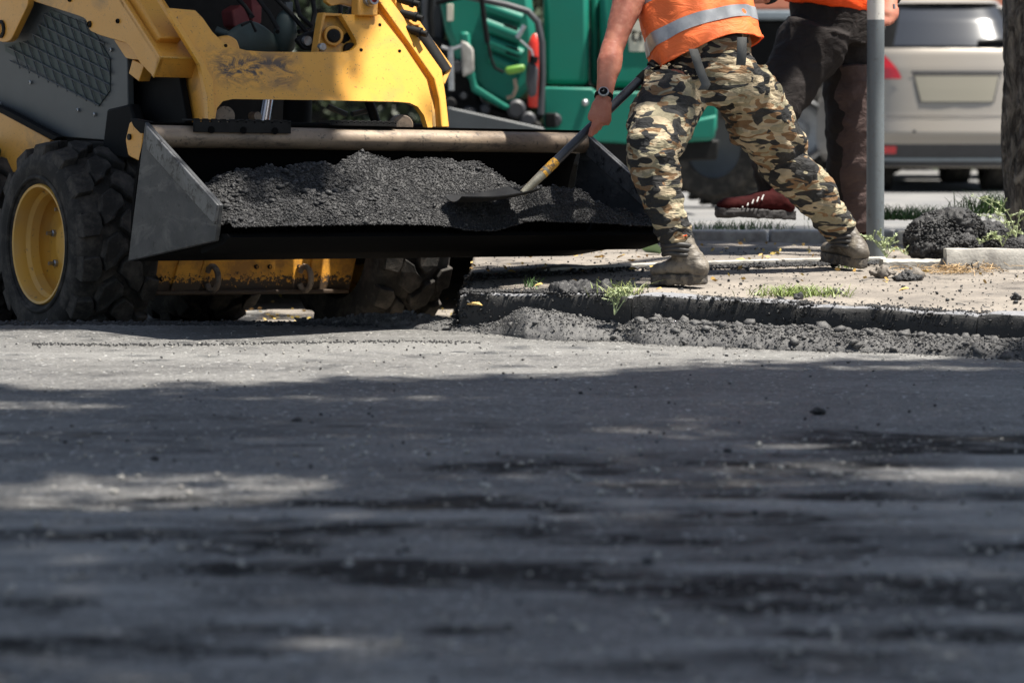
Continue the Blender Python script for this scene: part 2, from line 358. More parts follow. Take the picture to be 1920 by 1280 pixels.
M.mix(M.ramp(M.noise(4, 6, .65, .5, (1, 1, 2)), [(.4, 0), (.62, 1)]), (.13, .10, .075), .8)
M.mix(M.ramp(M.noise(9, 6, .75, .5, (.5, 1, 1.5)), [(.52, 0), (.64, 1)]), (.035, .032, .03), .75); M.mix(M.ramp(M.noise(50, 4, .7), [(.58, 0), (.68, 1)]), (.03, .027, .025), .85); M.bump(M.noise(40, 4), .3, .004); MAT['rail'] = M.m
M = Mat('tyre_rubber', (.028, .027, .025), .8, spec=.15)
M.mix(M.ramp(M.noise(9, 6, .7), [(.46, 0), (.70, 1)]), (.12, .105, .09), .75); M.bump(M.noise(60, 5, .7), .55, .005); MAT['rubber'] = M.m
MAT['chrome'] = plain('bright_rod_steel', (.6, .6, .6), .22, 1, .2, 10, .05)
MAT['zinc'] = plain('zinc_plated_steel', (.42, .43, .44), .38, .8, .3, 30, .1)
M = Mat('green_paver_paint', (.005, .155, .108), .5, spec=.3); M.mix(M.ramp(M.noise(3, 5), [(.4, 0), (.65, 1)]), (.010, .145, .098), .8); M.mix(M.ramp(M.noise(40, 3, .7), [(.64, 0), (.7, 1)]), (.05, .06, .05), .7); MAT['green'] = M.m
MAT['red'] = plain('red_cylinder_paint', (.65, .035, .02), .35, 0, .2)
MAT['cream'] = plain('cream_decal', (.55, .52, .42), .5, 0, .15)
MAT['lime'] = plain('lime_green_plastic', (.12, .28, .03), .45, 0, .3)
# clothes, skin
M = Mat('camouflage_cloth', (.39, .32, .215), .85, spec=.2)
M.mix(M.ramp(M.noise(16, 1.2, .5, .5, (.6, .6, 1.6)), [(.50, 0), (.515, 1)]), (.255, .225, .15), 1)
M.mix(M.ramp(M.noise(18, 1.0, .5, .6, (.6, .55, 1.7), (0, 0, 1.1)), [(.57, 0), (.585, 1)]), (.20, .12, .062), 1)
M.mix(M.ramp(M.noise(17, 1.4, .5, .7, (.55, .55, 1.5), (0, .35, 2.3)), [(.515, 0), (.53, 1)]), (.028, .028, .028), 1)
M.bump(M.noise(12, 4, .6, 1.6, (.7, .7, 2.2)), .8, .03); M.mix(M.ramp(M.noise(5, 5), [(.5, 0), (.75, 1)]), (.20, .17, .13), .15); M.bump(M.noise(400, 2), .2, .001); MAT['camo'] = M.m
def cloth(name, c, var=.3, fold=.6, sc_=14, rough=.85):
    M = Mat(name, c, rough, spec=.2); M.mix(M.ramp(M.noise(8, 4), [(.4, 0), (.65, 1)]), tuple(x * (1 - var) for x in c), .8)
    M.bump(M.noise(sc_, 4, .6, .8, (1, 1, 1.8)), fold, .02); M.bump(M.noise(350, 2), .25, .001); return M.m
MAT['orange'] = cloth('orange_vest_cloth', (.97, .20, .06), .12, .5, 11, .6)
MAT['orange2'] = cloth('red_orange_vest_cloth', (.88, .085, .012), .12, .5, 11, .6)
MAT['brown'] = cloth('brown_trouser_cloth', (.085, .058, .053), .25, .9, 11)
MAT['blackcloth'] = cloth('black_cloth', (.016, .015, .017), .3, .7, 9)
MAT['strap'] = cloth('grey_webbing', (.10, .10, .095), .2, .1)
M = Mat('reflective_tape', (.36, .37, .38), .38, .25); M.bump(M.noise(30, 3), .3, .004); M.mix(M.ramp(M.noise(20, 4), [(.45, 0), (.65, 1)]), (.24, .25, .26), .7); MAT['tape'] = M.m
M = Mat('sunburnt_skin', (.42, .17, .11), .58, spec=.3); M.b.inputs['Subsurface Weight'].default_value = .12; M.b.inputs['Subsurface Radius'].default_value = (.02, .008, .004)
M.mix(M.ramp(M.noise(16, 4), [(.4, 0), (.66, 1)]), (.34, .10, .07), .7); M.mix(M.ramp(M.noise(60, 3), [(.55, 0), (.7, 1)]), (.50, .24, .17), .4); M.bump(M.noise(150, 4, .7), .25, .002); MAT['skin'] = M.m
M = Mat('muddy_boot_leather', (.085, .070, .054), .55); M.mix(M.ramp(M.noise(11, 6, .65), [(.42, 0), (.58, 1)]), (.19, .165, .13), .8)
M.mix(M.ramp(M.noise(9, 3, .5, 0, (1, 1, 1), (1, 0, 0)), [(.5, 0), (.62, 1)]), (.05, .042, .034), .8); M.mix(M.ramp(M.noise(50, 5, .7), [(.57, 0), (.66, 1)]), (.05, .045, .04), .8)
M.bump(M.noise(40, 4, .6, .5, (1, 1, 2.4)), .6, .006); MAT['boot'] = M.m
M = Mat('caked_boot_sole', (.06, .052, .045), .85); M.mix(M.ramp(M.noise(30, 5), [(.45, 0), (.6, 1)]), (.17, .145, .11), .8); M.bump(M.noise(60, 4, .7), .9, .008); MAT['sole'] = M.m
MAT['shadetr'] = cloth('shaded_trouser_cloth', (.022, .018, .017), .3, .7, 9); MAT['collar'] = plain('dark_padded_leather', (.035, .032, .03), .55, 0, .4, 30, .3)  # the trouser black is painted shade, the cloth itself is brown
MAT['shoe_red'] = plain('red_trainer_mesh', (.035, .004, .004), .85, 0, .5, 12, .4, spec=.1)
MAT['shoe_dark'] = plain('dark_trainer_rubber', (.035, .032, .032), .75, 0, .4, 30, .4)
MAT['white'] = plain('pale_lace', (.34, .33, .32), .7, 0, .3)
MAT['hair'] = plain('dark_hair', (.03, .02, .015), .6, 0, .3, 40, .5)
MAT['glass'] = Mat('tinted_car_glass', (.03, .034, .042), .16, spec=.3).m
M = Mat('beige_car_paint', (.31, .28, .24), .38, .25, coat=.4); MAT['car'] = M.m
MAT['lamp'] = Mat('red_lamp_plastic', (.5, .012, .02), .15, coat=.6).m
MAT['plate'] = Mat('blank_plate_enamel', (.25, .235, .19), .7, spec=.2).m
MAT['bumper'] = plain('dark_bumper_plastic', (.035, .037, .042), .55, 0, .2)
M = Mat('pole_grey_paint', (.135, .155, .165), .5, .1); M.mix(M.ramp(M.noise(22, 5, .7), [(.58, 0), (.68, 1)]), (.08, .08, .075), .7)
pz = M.ramp(M.axis('Z', 1.226, 1.228), [(0, 0), (1, 1)]); M.mix(pz, (.62, .60, .55), 1); M.mix(M.ramp(M.noise(70, 3), [(.62, 0), (.7, 1)]), (.12, .11, .10), .5); M.bump(M.noise(40, 3), .2, .003); MAT['pole'] = M.m  # paler upper part: sunlight put into the paint colour
M = Mat('tree_bark', (.05, .045, .04), .9); fz = M.noise(22, 6, .7, 1.2, (1, 1, .32)); M.mix(M.ramp(fz, [(.42, 0), (.6, 1)]), (.27, .25, .215), .9); M.bump(fz, 1, .04); M.bump(M.noise(90, 4), .5, .006); MAT['bark'] = M.m
def leafm(name, c, c2):
    M = Mat(name, c, .55); M.mix(M.ramp(M.noise(1.7, 3), [(.4, 0), (.6, 1)]), c2, 1); M.b.inputs['Subsurface Weight'].default_value = 0; return M.m
MAT['leaf'] = leafm('tree_leaf', (.05, .10, .022), (.035, .075, .018))
MAT['grass'] = leafm('grass_blade', (.16, .24, .05), (.26, .28, .10)); MAT['weed'] = leafm('weed_leaf', (.36, .42, .22), (.30, .34, .17))
MAT['grassdark'] = leafm('verge_grass', (.055, .12, .03), (.08, .15, .04))
MAT['yleaf'] = leafm('dry_yellow_leaf', (.50, .38, .10), (.42, .23, .07)); MAT['gleaf'] = leafm('fresh_green_leaf', (.20, .34, .17), (.26, .38, .22))
MAT['straw'] = plain('dry_straw', (.48, .33, .17), .8, 0, .4, 40)
MAT['hedge'] = leafm('dark_hedge_leaf', (.018, .03, .012), (.03, .045, .018))
MAT['truckorange'] = plain('faded_orange_truck_paint', (.55, .20, .12), .5, 0, .2)
MAT['truckgrey'] = plain('blue_grey_truck_sill', (.20, .24, .27), .5, 0, .2)
MAT['bag'] = Mat('clear_plastic_bag', (.7, .72, .75), .25, spec=.8).m
MAT['seat'] = plain('dark_red_seat_cloth', (.16, .02, .018), .7, 0, .4)
MAT['greyteal'] = plain('grey_green_plastic', (.035, .055, .05), .6, 0, .4)
MAT['shaft'] = plain('chipped_blue_black_shaft_paint', (.028, .032, .042), .35, .1, .4, 30, .2)
M = Mat('worn_yellow_tape', (.62, .31, .02), .6); M.mix(M.ramp(M.noise(60, 5, .75, 1), [(.48, 0), (.56, 1)]), (.06, .05, .035), .9); MAT['tapeyellow'] = M.m
MAT['chipmetal'] = plain('scraped_shaft_metal', (.30, .28, .22), .45, .5, .5, 30, .3)
# ================================================================== THE SETTING
# kerb line in plan, from its broken end (left) to beyond the frame
KX = np.array([-0.20, 0.0, 0.43, 0.85, 1.35, 1.77, 2.6, 3.6, 5.2]); KY = np.array([11.12, 11.04, 10.78, 10.62, 10.36, 10.10, 9.45, 8.5, 6.8])
KZ = np.array([.145, .15, .16, .15, .14, .13, .13, .13, .13])
def kerb_y(x): return np.interp(x, KX, KY)
def kerb_z(x): return np.interp(x, KX, KZ)
def pave_z(x, y):
    x = np.asarray(x, float); y = np.asarray(y, float); ky = kerb_y(np.maximum(x, -.2))
    z = kerb_z(np.maximum(x, -.2)) + .02 * np.clip(y - ky, 0, 2.4)
    drop = np.clip((-.165 - x) / .07, 0, 1); drop = drop * drop * (3 - 2 * drop)
    z = z * (1 - drop) + (-.145) * drop
    back = np.clip((y - 14.2) / 9, 0, 1); z = z * (1 - back) + 0.02 * back
    return z
# base sheet to the horizon
xs = np.array([-300, -60, -12, 0, 12, 60, 300.]); ys = np.array([-60, -10, 4, 14, 40, 120, 500.])
X, Y = np.meshgrid(xs, ys); g = grid('ground', X, Y, X * 0 - .21, MAT['milled']); tag(g, kind='structure')
# milled road under the machine
X, Y = np.meshgrid(np.linspace(-6, 1.0, 200), np.linspace(10.9, 19, 230))
Z = -.150 + .006 * fbm(X * 9, Y * 9, 3); g = grid('milled_road', X, Y, Z, MAT['milled']); tag(g, kind='structure')
# fresh asphalt carpet
xs = np.concatenate([np.linspace(-9, -2.6, 14)[:-1], np.linspace(-2.6, 2.6, 330), np.linspace(2.6, 9, 14)[1:]])
ys = np.concatenate([np.linspace(-6, 3.6, 14)[:-1], np.linspace(3.6, 6, 150)[:-1], np.linspace(6, 11.62, 420)])
X, Y = np.meshgrid(xs, ys)
edge = 11.50 + .05 * fbm(X * 1.7, X * 0 + 2, 5) + .015 * fbm(X * 14, X * 0, 6)
Z = .0065 * fbm(X * .8, Y * 2.6, 11, 3) + .0034 * fbm(X * 3.2, Y * 9, 12, 3) + .0012 * fbm(X * 30, Y * 30, 13, 2)
Z += .010 * np.exp(-((Y - (5.9 + .25 * fbm(X * .7, X * 0, 21, 2))) / .10) ** 2) * np.clip(.5 + X, 0, 1)        # a raised seam left by the screed
Z -= .012 * np.exp(-((Y - (7.55 + .2 * X)) / .12) ** 2) * np.clip((X - .3) * 2, 0, 1)
e = np.clip((Y - edge) / .06, 0, 1); Z = Z * (1 - e) - .17 * e + .02 * e * (1 - e) * fbm(X * 25, Y * 25, 8, 2) * 2
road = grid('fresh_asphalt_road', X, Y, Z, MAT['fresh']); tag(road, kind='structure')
near = np.clip((8.6 - Y) / 2.6, 0, 1)
def sstep(v, a_, b_): t = np.clip((v - a_) / (b_ - a_), 0, 1); return t * t * (3 - 2 * t)
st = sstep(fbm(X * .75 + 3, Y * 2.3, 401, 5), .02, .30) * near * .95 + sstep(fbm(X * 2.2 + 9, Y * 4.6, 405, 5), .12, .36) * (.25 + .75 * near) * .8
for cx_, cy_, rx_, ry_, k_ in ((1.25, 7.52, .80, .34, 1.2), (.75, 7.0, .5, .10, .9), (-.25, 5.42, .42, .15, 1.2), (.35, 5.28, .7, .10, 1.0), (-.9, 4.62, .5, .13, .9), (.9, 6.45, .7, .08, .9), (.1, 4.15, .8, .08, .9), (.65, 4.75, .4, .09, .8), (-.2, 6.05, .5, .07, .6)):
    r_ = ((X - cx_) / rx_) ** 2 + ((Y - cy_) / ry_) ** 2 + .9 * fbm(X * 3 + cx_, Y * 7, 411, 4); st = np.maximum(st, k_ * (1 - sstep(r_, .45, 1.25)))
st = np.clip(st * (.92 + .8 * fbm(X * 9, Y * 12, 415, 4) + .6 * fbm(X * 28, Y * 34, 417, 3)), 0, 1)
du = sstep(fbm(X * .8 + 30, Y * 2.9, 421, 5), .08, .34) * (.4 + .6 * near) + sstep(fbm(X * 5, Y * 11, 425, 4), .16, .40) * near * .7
du = np.clip(du + np.exp(-((Y - 10.2) / .8) ** 2) * .45, 0, 1)  # also paler in one band across the far carpet
for nm_, ar_ in (('stain', st), ('pale_tone', du)):
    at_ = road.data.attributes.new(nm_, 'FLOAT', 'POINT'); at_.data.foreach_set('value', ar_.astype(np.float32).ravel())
# drag lines of loose crumbs on the carpet
n = 4200; px = RNG.uniform(0, 1920, n); row = RNG.integers(0, 3, n)
P = []; S = []
for i in range(n):
    x = px[i]
    if row[i] == 0: y = 643 + 3 * math.sin(x / 160) + RNG.normal(0, 1.3); ok = 60 < x < 900
    elif row[i] == 1: y = 636 + (x - 1030) * .012 + RNG.normal(0, 1.6); ok = 1010 < x < 1500
    else: y = 655 + RNG.normal(0, 9); ok = RNG.random() < .05
    if not ok: continue
    p = onz(x, y, 0.002); P.append(p); S.append(RNG.uniform(.002, .0048))
tag(rocks('asphalt_crumbs', P, S, MAT['mix']), 'thin lines of dark asphalt crumbs dragged across the new carpet', 'crumbs', kind='stuff')
# pale and dark chips lying on the carpet toward the lens
P = []; S = []
for i in range(2600):
    y = 3.9 + 7.2 * RNG.random() ** 1.2; x = RNG.uniform(-.19, .19) * y; P.append((x, y, .003)); S.append(RNG.uniform(.0018, .0052))
tag(rocks('stone_chips', P[:1500], S[:1500], MAT['concrete']), 'pale stone chips strewn over the new asphalt carpet', 'chips', kind='stuff')
tag(rocks('bitumen_crumbs', P[2200:], [s * 1.2 for s in S[2200:]], MAT['mix']), 'small black bitumen crumbs strewn over the new asphalt carpet', 'crumbs', kind='stuff')
P = []; S = []
for i in range(520):
    y = 4.2 + 3.4 * RNG.random() ** 1.3; x = RNG.uniform(-.19, .19) * y
    if float(fbm(x * 2, y * 3, 431, 2)) < -.1: continue
    P.append((x, y, .004)); S.append(RNG.uniform(.0035, .0095))
tag(rocks('white_gravel', P, S, MAT['concrete']), 'coarser whitish gravel grains lying on the carpet close to the lens', 'gravel', kind='stuff')
for (px_, py_, s_, lab) in [(557, 788, .016, 'lump of dark asphalt on the shaded carpet below the bucket heel'), (1535, 771, .022, 'flat dark clod on the shaded carpet right of centre'),
                           (290, 860, .013, 'dark clod on the carpet above the long sunlit patch'), (1215, 1052, .011, 'blurred black crumb close to the lens, right of middle'),
                           (763, 1030, .009, 'blurred black crumb close to the lens, just left of middle'), (1365, 845, .011, 'small dark clod beside the wide black wet patch')]:
    p = onz(px_, py_, s_ * .35); mb = MB().ball((0, 0, 0), (s_, s_ * .8, s_ * .55), 10)
    o = mb.build('asphalt_clod', MAT['mix'], None, 180); o.location = p; organic(o, s_ * .12, 1, [(s_ * .8, s_ * .6, 'CLOUDS')])
    tag(o, lab, 'asphalt clod', 'clods lying on the new carpet')
for (px_, py_, s_, lab) in [(832, 829, .018, 'pale flat chip on the shaded carpet near the middle'), (1630, 1015, .018, 'white flat chip close to the lens on the right')]:
    p = onz(px_, py_, .002); mb = MB().prism([(-s_, -s_ * .5, 0), (s_ * .8, -s_ * .7, 0), (s_, s_ * .4, 0), (-s_ * .5, s_ * .8, 0)], (0, 0, .003))
    o = mb.build('paper_scrap', MAT['white']); o.location = p; tag(o, lab, 'scrap', 'pale scraps on the carpet')
# pavement (trodden dusty asphalt) behind the kerb
u = np.linspace(0, 1, 300); xs = np.concatenate([np.linspace(-1.2, 3.2, 420), np.linspace(3.2, 6, 20)[1:]])
Xp = np.repeat(xs[None], 300, 0); y0 = kerb_y(np.maximum(xs, -.2)) + .06 + np.where(xs < -.2, .0, 0)
Yp = y0[None] + u[:, None] ** 1.15 * (14.4 - y0)[None]
Zp = pave_z(Xp, Yp) - .002 + .004 * fbm(Xp * 5, Yp * 5, 31) + .0022 * fbm(Xp * 30, Yp * 30, 33, 3)
tag(grid('pavement', Xp, Yp, Zp, MAT['pave']), kind='structure')
# ground behind: verge, second road
X, Y = np.meshgrid(np.linspace(-4, 14, 120), np.concatenate([np.linspace(14.3, 19, 60), np.linspace(19.5, 60, 30)]))
Z = np.where(Y < 23.2, pave_z(np.full_like(X, 3.), Y), .02) - .004 + .004 * fbm(X * 3, Y * 3, 41)
tag(grid('back_road', X, Y, Z, MAT['backroad']), kind='structure')
# verge kerb between path and back road
kb = tag(empty('verge_kerb', loc=(0, 0, 0)), 'low weathered concrete kerb along the far side of the path', 'kerb')
for i in range(9):
    x0 = -.6 + i * .62; mb = MB(); mb.box((x0 + .3, 14.35 + .03 * RNG.normal(), .205), (.60, .12, .075)); mb.build('kerb_stone', MAT['concrete'], kb, 30, .01)
# roadside kerb stones, tar splashed, each its own piece
kerb = tag(bpy.data.objects.new('kerb', None), kind='structure'); COL.objects.link(kerb)
tag(kerb, 'tar splashed kerb of concrete stones along the new asphalt', 'kerb')
joints = [-.20, .44, 1.02, 1.62, 2.3, 3.1, 4.0]
for j in range(len(joints) - 1):
    a, b = joints[j] + .0015, joints[j + 1] - .0015; n = 70; V = []; F = []
    prof = [(0.0, -.08), (0.0, .55), (.002, .86), (.008, .96), (.022, 1.0), (.09, 1.01), (.15, .985), (.15, -.1)]
    dz0 = RNG.normal(0, .003)
    for i in range(n + 1):
        x = a + (b - a) * i / n; y = kerb_y(x); t = np.array([1.0, (kerb_y(x + .02) - kerb_y(x - .02)) / .04]); t /= np.linalg.norm(t); nx, ny = -t[1], t[0]
        top = kerb_z(x) + dz0 - (.010 * np.exp(-((x - a) / .03) ** 2) + .006 * np.exp(-((b - x) / .02) ** 2)) + .008 * fbm(x * 7, j, 55, 3)
        for k, (d, h) in enumerate(prof):
            rr = .007 * fbm(x * 9 + k * .7, h * 3 + j, 51, 3) * (1 if h > .3 else .4) + .003 * fbm(x * 70, k * 1.7, 52, 2)
            z = top * h if h > 0 else h
            V.append((x + nx * (d + rr), y + ny * (d + rr), z + rr * .5 * (h > .7)))
    m = len(prof)
    for i in range(n):
        for k in range(m - 1): F.append((i * m + k, (i + 1) * m + k, (i + 1) * m + k + 1, i * m + k + 1))
    F.append(tuple(range(m))); F.append(tuple(n * m + k for k in range(m))[::-1])
    me = bpy.data.meshes.new('kerb_stone'); me.from_pydata(V, [], F); me.update(); link('kerb_stone', me, MAT['kerb'], kerb, 50)
P = []; S = []
for i in range(5200):                                                   # tar and grit stuck on the kerb edge
    x = RNG.uniform(-.2, 2.4); cl_ = float(fbm(x * 6, 1, 57, 3)); t = RNG.random()
    if cl_ < -.05 and RNG.random() < .75: continue
    if t < .6: y = float(kerb_y(x)) + RNG.uniform(.0, .13); z = float(kerb_z(x)) + .002
    else: y = float(kerb_y(x)) - .003; z = float(kerb_z(x)) * (1 - RNG.random() ** 2 * .8)
    s = RNG.uniform(.0015, .005) * (1.8 if RNG.random() < .08 else 1); P.append((x, y, z)); S.append(s)
for i in range(1500):                                                    # tarry crumbs down the broken left side
    y = RNG.uniform(11.1, 12.3); f_ = RNG.random(); x = -.165 - f_ * .10 + RNG.normal(0, .012); z = .15 - .29 * min(1, f_ * 1.2) + .006
    P.append((x, y, z)); S.append(RNG.uniform(.003, .012))
for i in range(700):
    x = RNG.uniform(-.18, .42); y = float(kerb_y(x)) + abs(RNG.normal(0, .09)); P.append((x, y, float(kerb_z(x)) + .004)); S.append(RNG.uniform(.002, .008))
tag(rocks('kerb_grit', P, S, MAT['mix'], None, .5), 'black grit and tar crumbs stuck along the kerb edge', 'grit', kind='stuff')
# light edging strip across the pavement, then broken concrete edging on the right
ed = tag(empty('path_edging'), 'pale flush concrete edging strip crossing the dusty pavement', 'edging')
EP = [(-.25, 11.85), (.15, 11.95), (.62, 12.12), (1.15, 12.42), (1.62, 12.62)]
for i in range(4):
    (xa, ya), (xb, yb) = EP[i], EP[i + 1]; za = float(pave_z(xa, ya)) + .004; zb = float(pave_z(xb, yb)) + .004
    d = Vector((xb - xa, yb - ya, 0)).normalized() * .006; nrm = Vector((-d.y, d.x, 0)).normalized() * .055
    A = Vector((xa, ya, za)) + d; B = Vector((xb, yb, zb)) - d
    MB().prism([A, B, B + nrm, A + nrm], (0, 0, .016)).build('edging_piece', MAT['concrete'], ed, 30, .004)
def slab_piece(name, px0, px1, py, depth, h, Yc, label=None, yaw=0, mat='concrete', seed=0):
    a = at(px0, py, Yc); b = at(px1, py, Yc); L = (b - a).length; zc = float(pave_z(a.x, Yc))
    mb = MB(); n = 14; pr = [(0, -.02), (0, h * .7), (.012, h), (depth - .02, h * .97), (depth, h * .6), (depth, -.02)]; V = []; F = []
    for i in range(n + 1):
        for k, (d, z) in enumerate(pr):
            r = .010 * fbm(i * .9 + seed * 5, k * 1.3 + seed, 61, 3); V.append((-L / 2 + L * i / n + (.012 * fbm(k * .8, seed, 62, 2) if i in (0, n) else 0), d + r, z + r * .6 * (z > 0)))
    m = len(pr)
    for i in range(n):
        for k in range(m - 1): F.append((i * m + k, (i + 1) * m + k, (i + 1) * m + k + 1, i * m + k + 1))
    F.append(tuple(range(m))); F.append(tuple(n * m + k for k in range(m))[::-1])
    me = bpy.data.meshes.new(name); me.from_pydata(V, [], F); me.update(); o = link(name, me, MAT[mat], None, 40)
    o.location = ((a.x + b.x) / 2, Yc, zc); o.rotation_euler.z = yaw
    if label: tag(o, label, 'concrete edging')
    return o
slab_piece('edging_block', 1775, 2120, 500, .16, .085, 12.15, 'thick pale concrete edging block lying by the tree base', -.10, seed=1)
slab_piece('broken_edging', 1655, 1782, 503, .12, .035, 12.25, 'low broken concrete edging between the pole and the pale block', .05, seed=2)
# dark joint of spilt mix along the edging, with crumbs
P = []; S = []
for i in range(2600):
    t = RNG.random(); k = min(int(t * 4), 3); f = t * 4 - k; xa, ya = EP[k]; xb, yb = EP[k + 1]
    x = xa + (xb - xa) * f; y = ya + (yb - ya) * f - .03 + RNG.normal(0, .035) - (.10 if RNG.random() < .3 else 0)
    if x < .55 and RNG.random() < .65: continue
    s = RNG.uniform(.003, .009) * (1.8 if RNG.random() < .06 else 1); P.append((x, y, float(pave_z(x, y)) + s * .5)); S.append(s)
tag(rocks('spilt_mix', P, S, MAT['mix']), 'black spilt asphalt crumbs along the pavement edging', 'crumbs', kind='stuff')
P = []; S = []
for i in range(1500):                                                   # litter of grit on the pavement
    x = RNG.uniform(-.4, 2.3); y = float(kerb_y(x)) + .1 + RNG.random() ** 1.5 * 3.0
    s = RNG.uniform(.0015, .005) * (2.2 if RNG.random() < .04 else 1); P.append((x, y, float(pave_z(x, y)) + s * .4)); S.append(s)
tag(rocks('pavement_grit', P, S, MAT['mix']), 'dark grit and crumbs scattered over the dusty pavement', 'grit', kind='stuff')
# windrow of loose asphalt along the kerb: a rough bank with thousands of stones on it
def windrow_h(px):                                                      # crest height above the carpet along the picture
    xs_ = [560, 620, 700, 760, 850, 900, 940, 985, 1060, 1120, 1170, 1200, 1260, 1340, 1500, 1700, 1960]
    hs_ = [0, .008, .034, .052, .032, .026, .042, .100, .090, .060, .045, .082, .078, .070, .066, .060, .058]
    return np.interp(px, xs_, hs_)
def windrow_base(px):                                                   # far foot of the bank as depth
    return np.interp(px, [560, 700, 900, 1180, 1400, 1920, 2000], [11.62, 11.50, 11.12, 10.80, 10.58, 10.08, 10.0])
n = 420; m = 60; pxs = np.linspace(560, 2000, n); V = np.zeros((m, n, 3))
for j in range(m):
    t = j / (m - 1); yb = windrow_base(pxs) + .05; w_ = .09 + windrow_h(pxs) * 2.6; y = yb - t * w_
    x = (pxs - 960) / FPX * y; prof = np.sin(math.pi * np.clip(t * .93 + .07, 0, 1)) ** .8
    z = windrow_h(pxs) * prof * (1 + .25 * fbm(x * 9, y * 9, 71)) + .013 * fbm(x * 28, y * 28, 72, 3) * prof - .008 * (t > .97) - .002
    V[j, :, 0] = x; V[j, :, 1] = y; V[j, :, 2] = z
bank = grid('asphalt_bank', V[..., 0], V[..., 1], V[..., 2], MAT['rubble']); tag(bank, 'low bank of loose asphalt under the kerb stones', 'asphalt bank', kind='stuff')
P = []; S = []
for i in range(30000):
    a = RNG.integers(0, n); b = int(min(m - 1, abs(RNG.normal(0, .5)) * m)); p = V[b, a]
    big = RNG.random(); s = RNG.uniform(.0017, .005) if big < .955 else RNG.uniform(.005, .011) if big < .995 else RNG.uniform(.013, .024)
    if pxs[a] < 1150: s *= .72
    if RNG.random() < .1: p = p + np.array([0, -RNG.random() * .10, 0]); p[2] = s * .4
    P.append(p + np.array([RNG.normal(0, .004), RNG.normal(0, .004), s * .35])); S.append(s)
tag(rocks('asphalt_rubble', P, S, MAT['rubble'], None, .5), 'grey broken asphalt rubble lining the foot of the kerb', 'rubble', kind='stuff')
# crumbs at the edge of the carpet under the wheels
P = []; S = []
for i in range(2600):
    x = RNG.uniform(-2.2, .0); y = 11.47 + RNG.normal(0, .05) + .05 * float(fbm(x * 1.7, 2, 5)); s = RNG.uniform(.003, .010); P.append((x, y, .0 + s * .3)); S.append(s)
tag(rocks('carpet_edge_crumbs', P, S, MAT['mix']), 'ragged row of dark crumbs at the carpet edge below the wheels', 'crumbs', kind='stuff')
# mix piled against the broken end of the kerb
mb = MB(); mb.ball((.33, 10.93, .15), (.05, .06, .045)); mb.ball((.24, 11.0, .16), (.10, .08, .03))
o = mb.build('tar_clump', MAT['mix'], None, 180); organic(o, .006, 1, [(.05, .06, 'CLOUDS'), (.014, .02, 'CLOUDS')]); tag(o, 'black tar soaked clump covering the broken end of the kerb', 'tar clump')
# ---------------------------------------------------------------- vegetation
def leaf_cloud(name, P, D, size, mat, parent=None, narrow=.45):
    """many pointed leaves as separate quads; P centres, D outward directions"""
    P = np.asarray(P, float); n = len(P); D = np.asarray(D, float) + RNG.normal(0, .35, (n, 3)); D /= np.linalg.norm(D, axis=1)[:, None]
    A = RNG.normal(size=(n, 3)); A = np.cross(D, A); A /= np.linalg.norm(A, axis=1)[:, None]; s = size * RNG.uniform(.7, 1.3, (n, 1))
    V = np.stack([P - D * s, P + A * s * narrow, P + D * s, P - A * s * narrow], 1).reshape(-1, 3)
    return npmesh(name, V, np.arange(4 * n).reshape(n, 4), mat, parent)
def grass_tuft(name, px, py, Y, wid, h, n, mat, label, lean=.4, group=None):
    c = at(px, py, Y); V = []; F = []
    for i in range(n):
        x = c.x + RNG.normal(0, wid / 2.4); y = Y + RNG.normal(0, .05); z = float(pave_z(x, y)) - .004 if Y < 14 else c.z
        hh = h * RNG.uniform(.4, 1.2); dx = RNG.normal(0, lean) * hh; dy = RNG.normal(0, lean) * hh; a = RNG.uniform(0, 6.28); w_ = .0022 * RNG.uniform(.7, 1.4) * (h / .06) ** .4
        wx, wy = w_ * math.cos(a), w_ * math.sin(a); b = len(V)
        V += [(x - wx, y - wy, z), (x + wx, y + wy, z), (x + dx * .4 + wx * .8, y + dy * .4 + wy * .8, z + hh * .6), (x + dx * .4 - wx * .8, y + dy * .4 - wy * .8, z + hh * .6), (x + dx, y + dy, z + hh * .95)]
        F += [(b, b + 1, b + 2, b + 3), (b + 3, b + 2, b + 4)]
    me = bpy.data.meshes.new(name); me.from_pydata(V, [], F); me.update(); return tag(link(name, me, mat), label, 'grass tuft', group, 'stuff')
grass_tuft('grass_tuft', 1495, 548, 10.85, .20, .045, 420, MAT['grass'], 'light grass tuft growing behind the kerb joint', .9)
grass_tuft('grass_tuft', 1160, 556, 10.88, .10, .05, 110, MAT['grass'], 'sparse grass growing through tar at the kerb end', .9)
grass_tuft('grass_tuft', 1590, 498, 12.3, .05, .07, 60, MAT['grass'], 'few blades beside the rear boot of the camouflage worker', .6)
grass_tuft('grass_tuft', 1000, 546, 11.3, .05, .04, 40, MAT['grassdark'], 'tiny dark tuft on the pavement behind the kerb end', .6)
grass_tuft('verge_grass', 1700, 412, 14.6, .5, .075, 800, MAT['grassdark'], 'strip of green grass behind the pole', .5)
grass_tuft('verge_grass', 1380, 430, 14.5, .35, .05, 260, MAT['grassdark'], 'thin grass along the verge between the two workers', .5)
grass_tuft('verge_grass', 1890, 400, 14.3, .28, .11, 520, MAT['grassdark'], 'thick grass around the foot of the tree', .5)
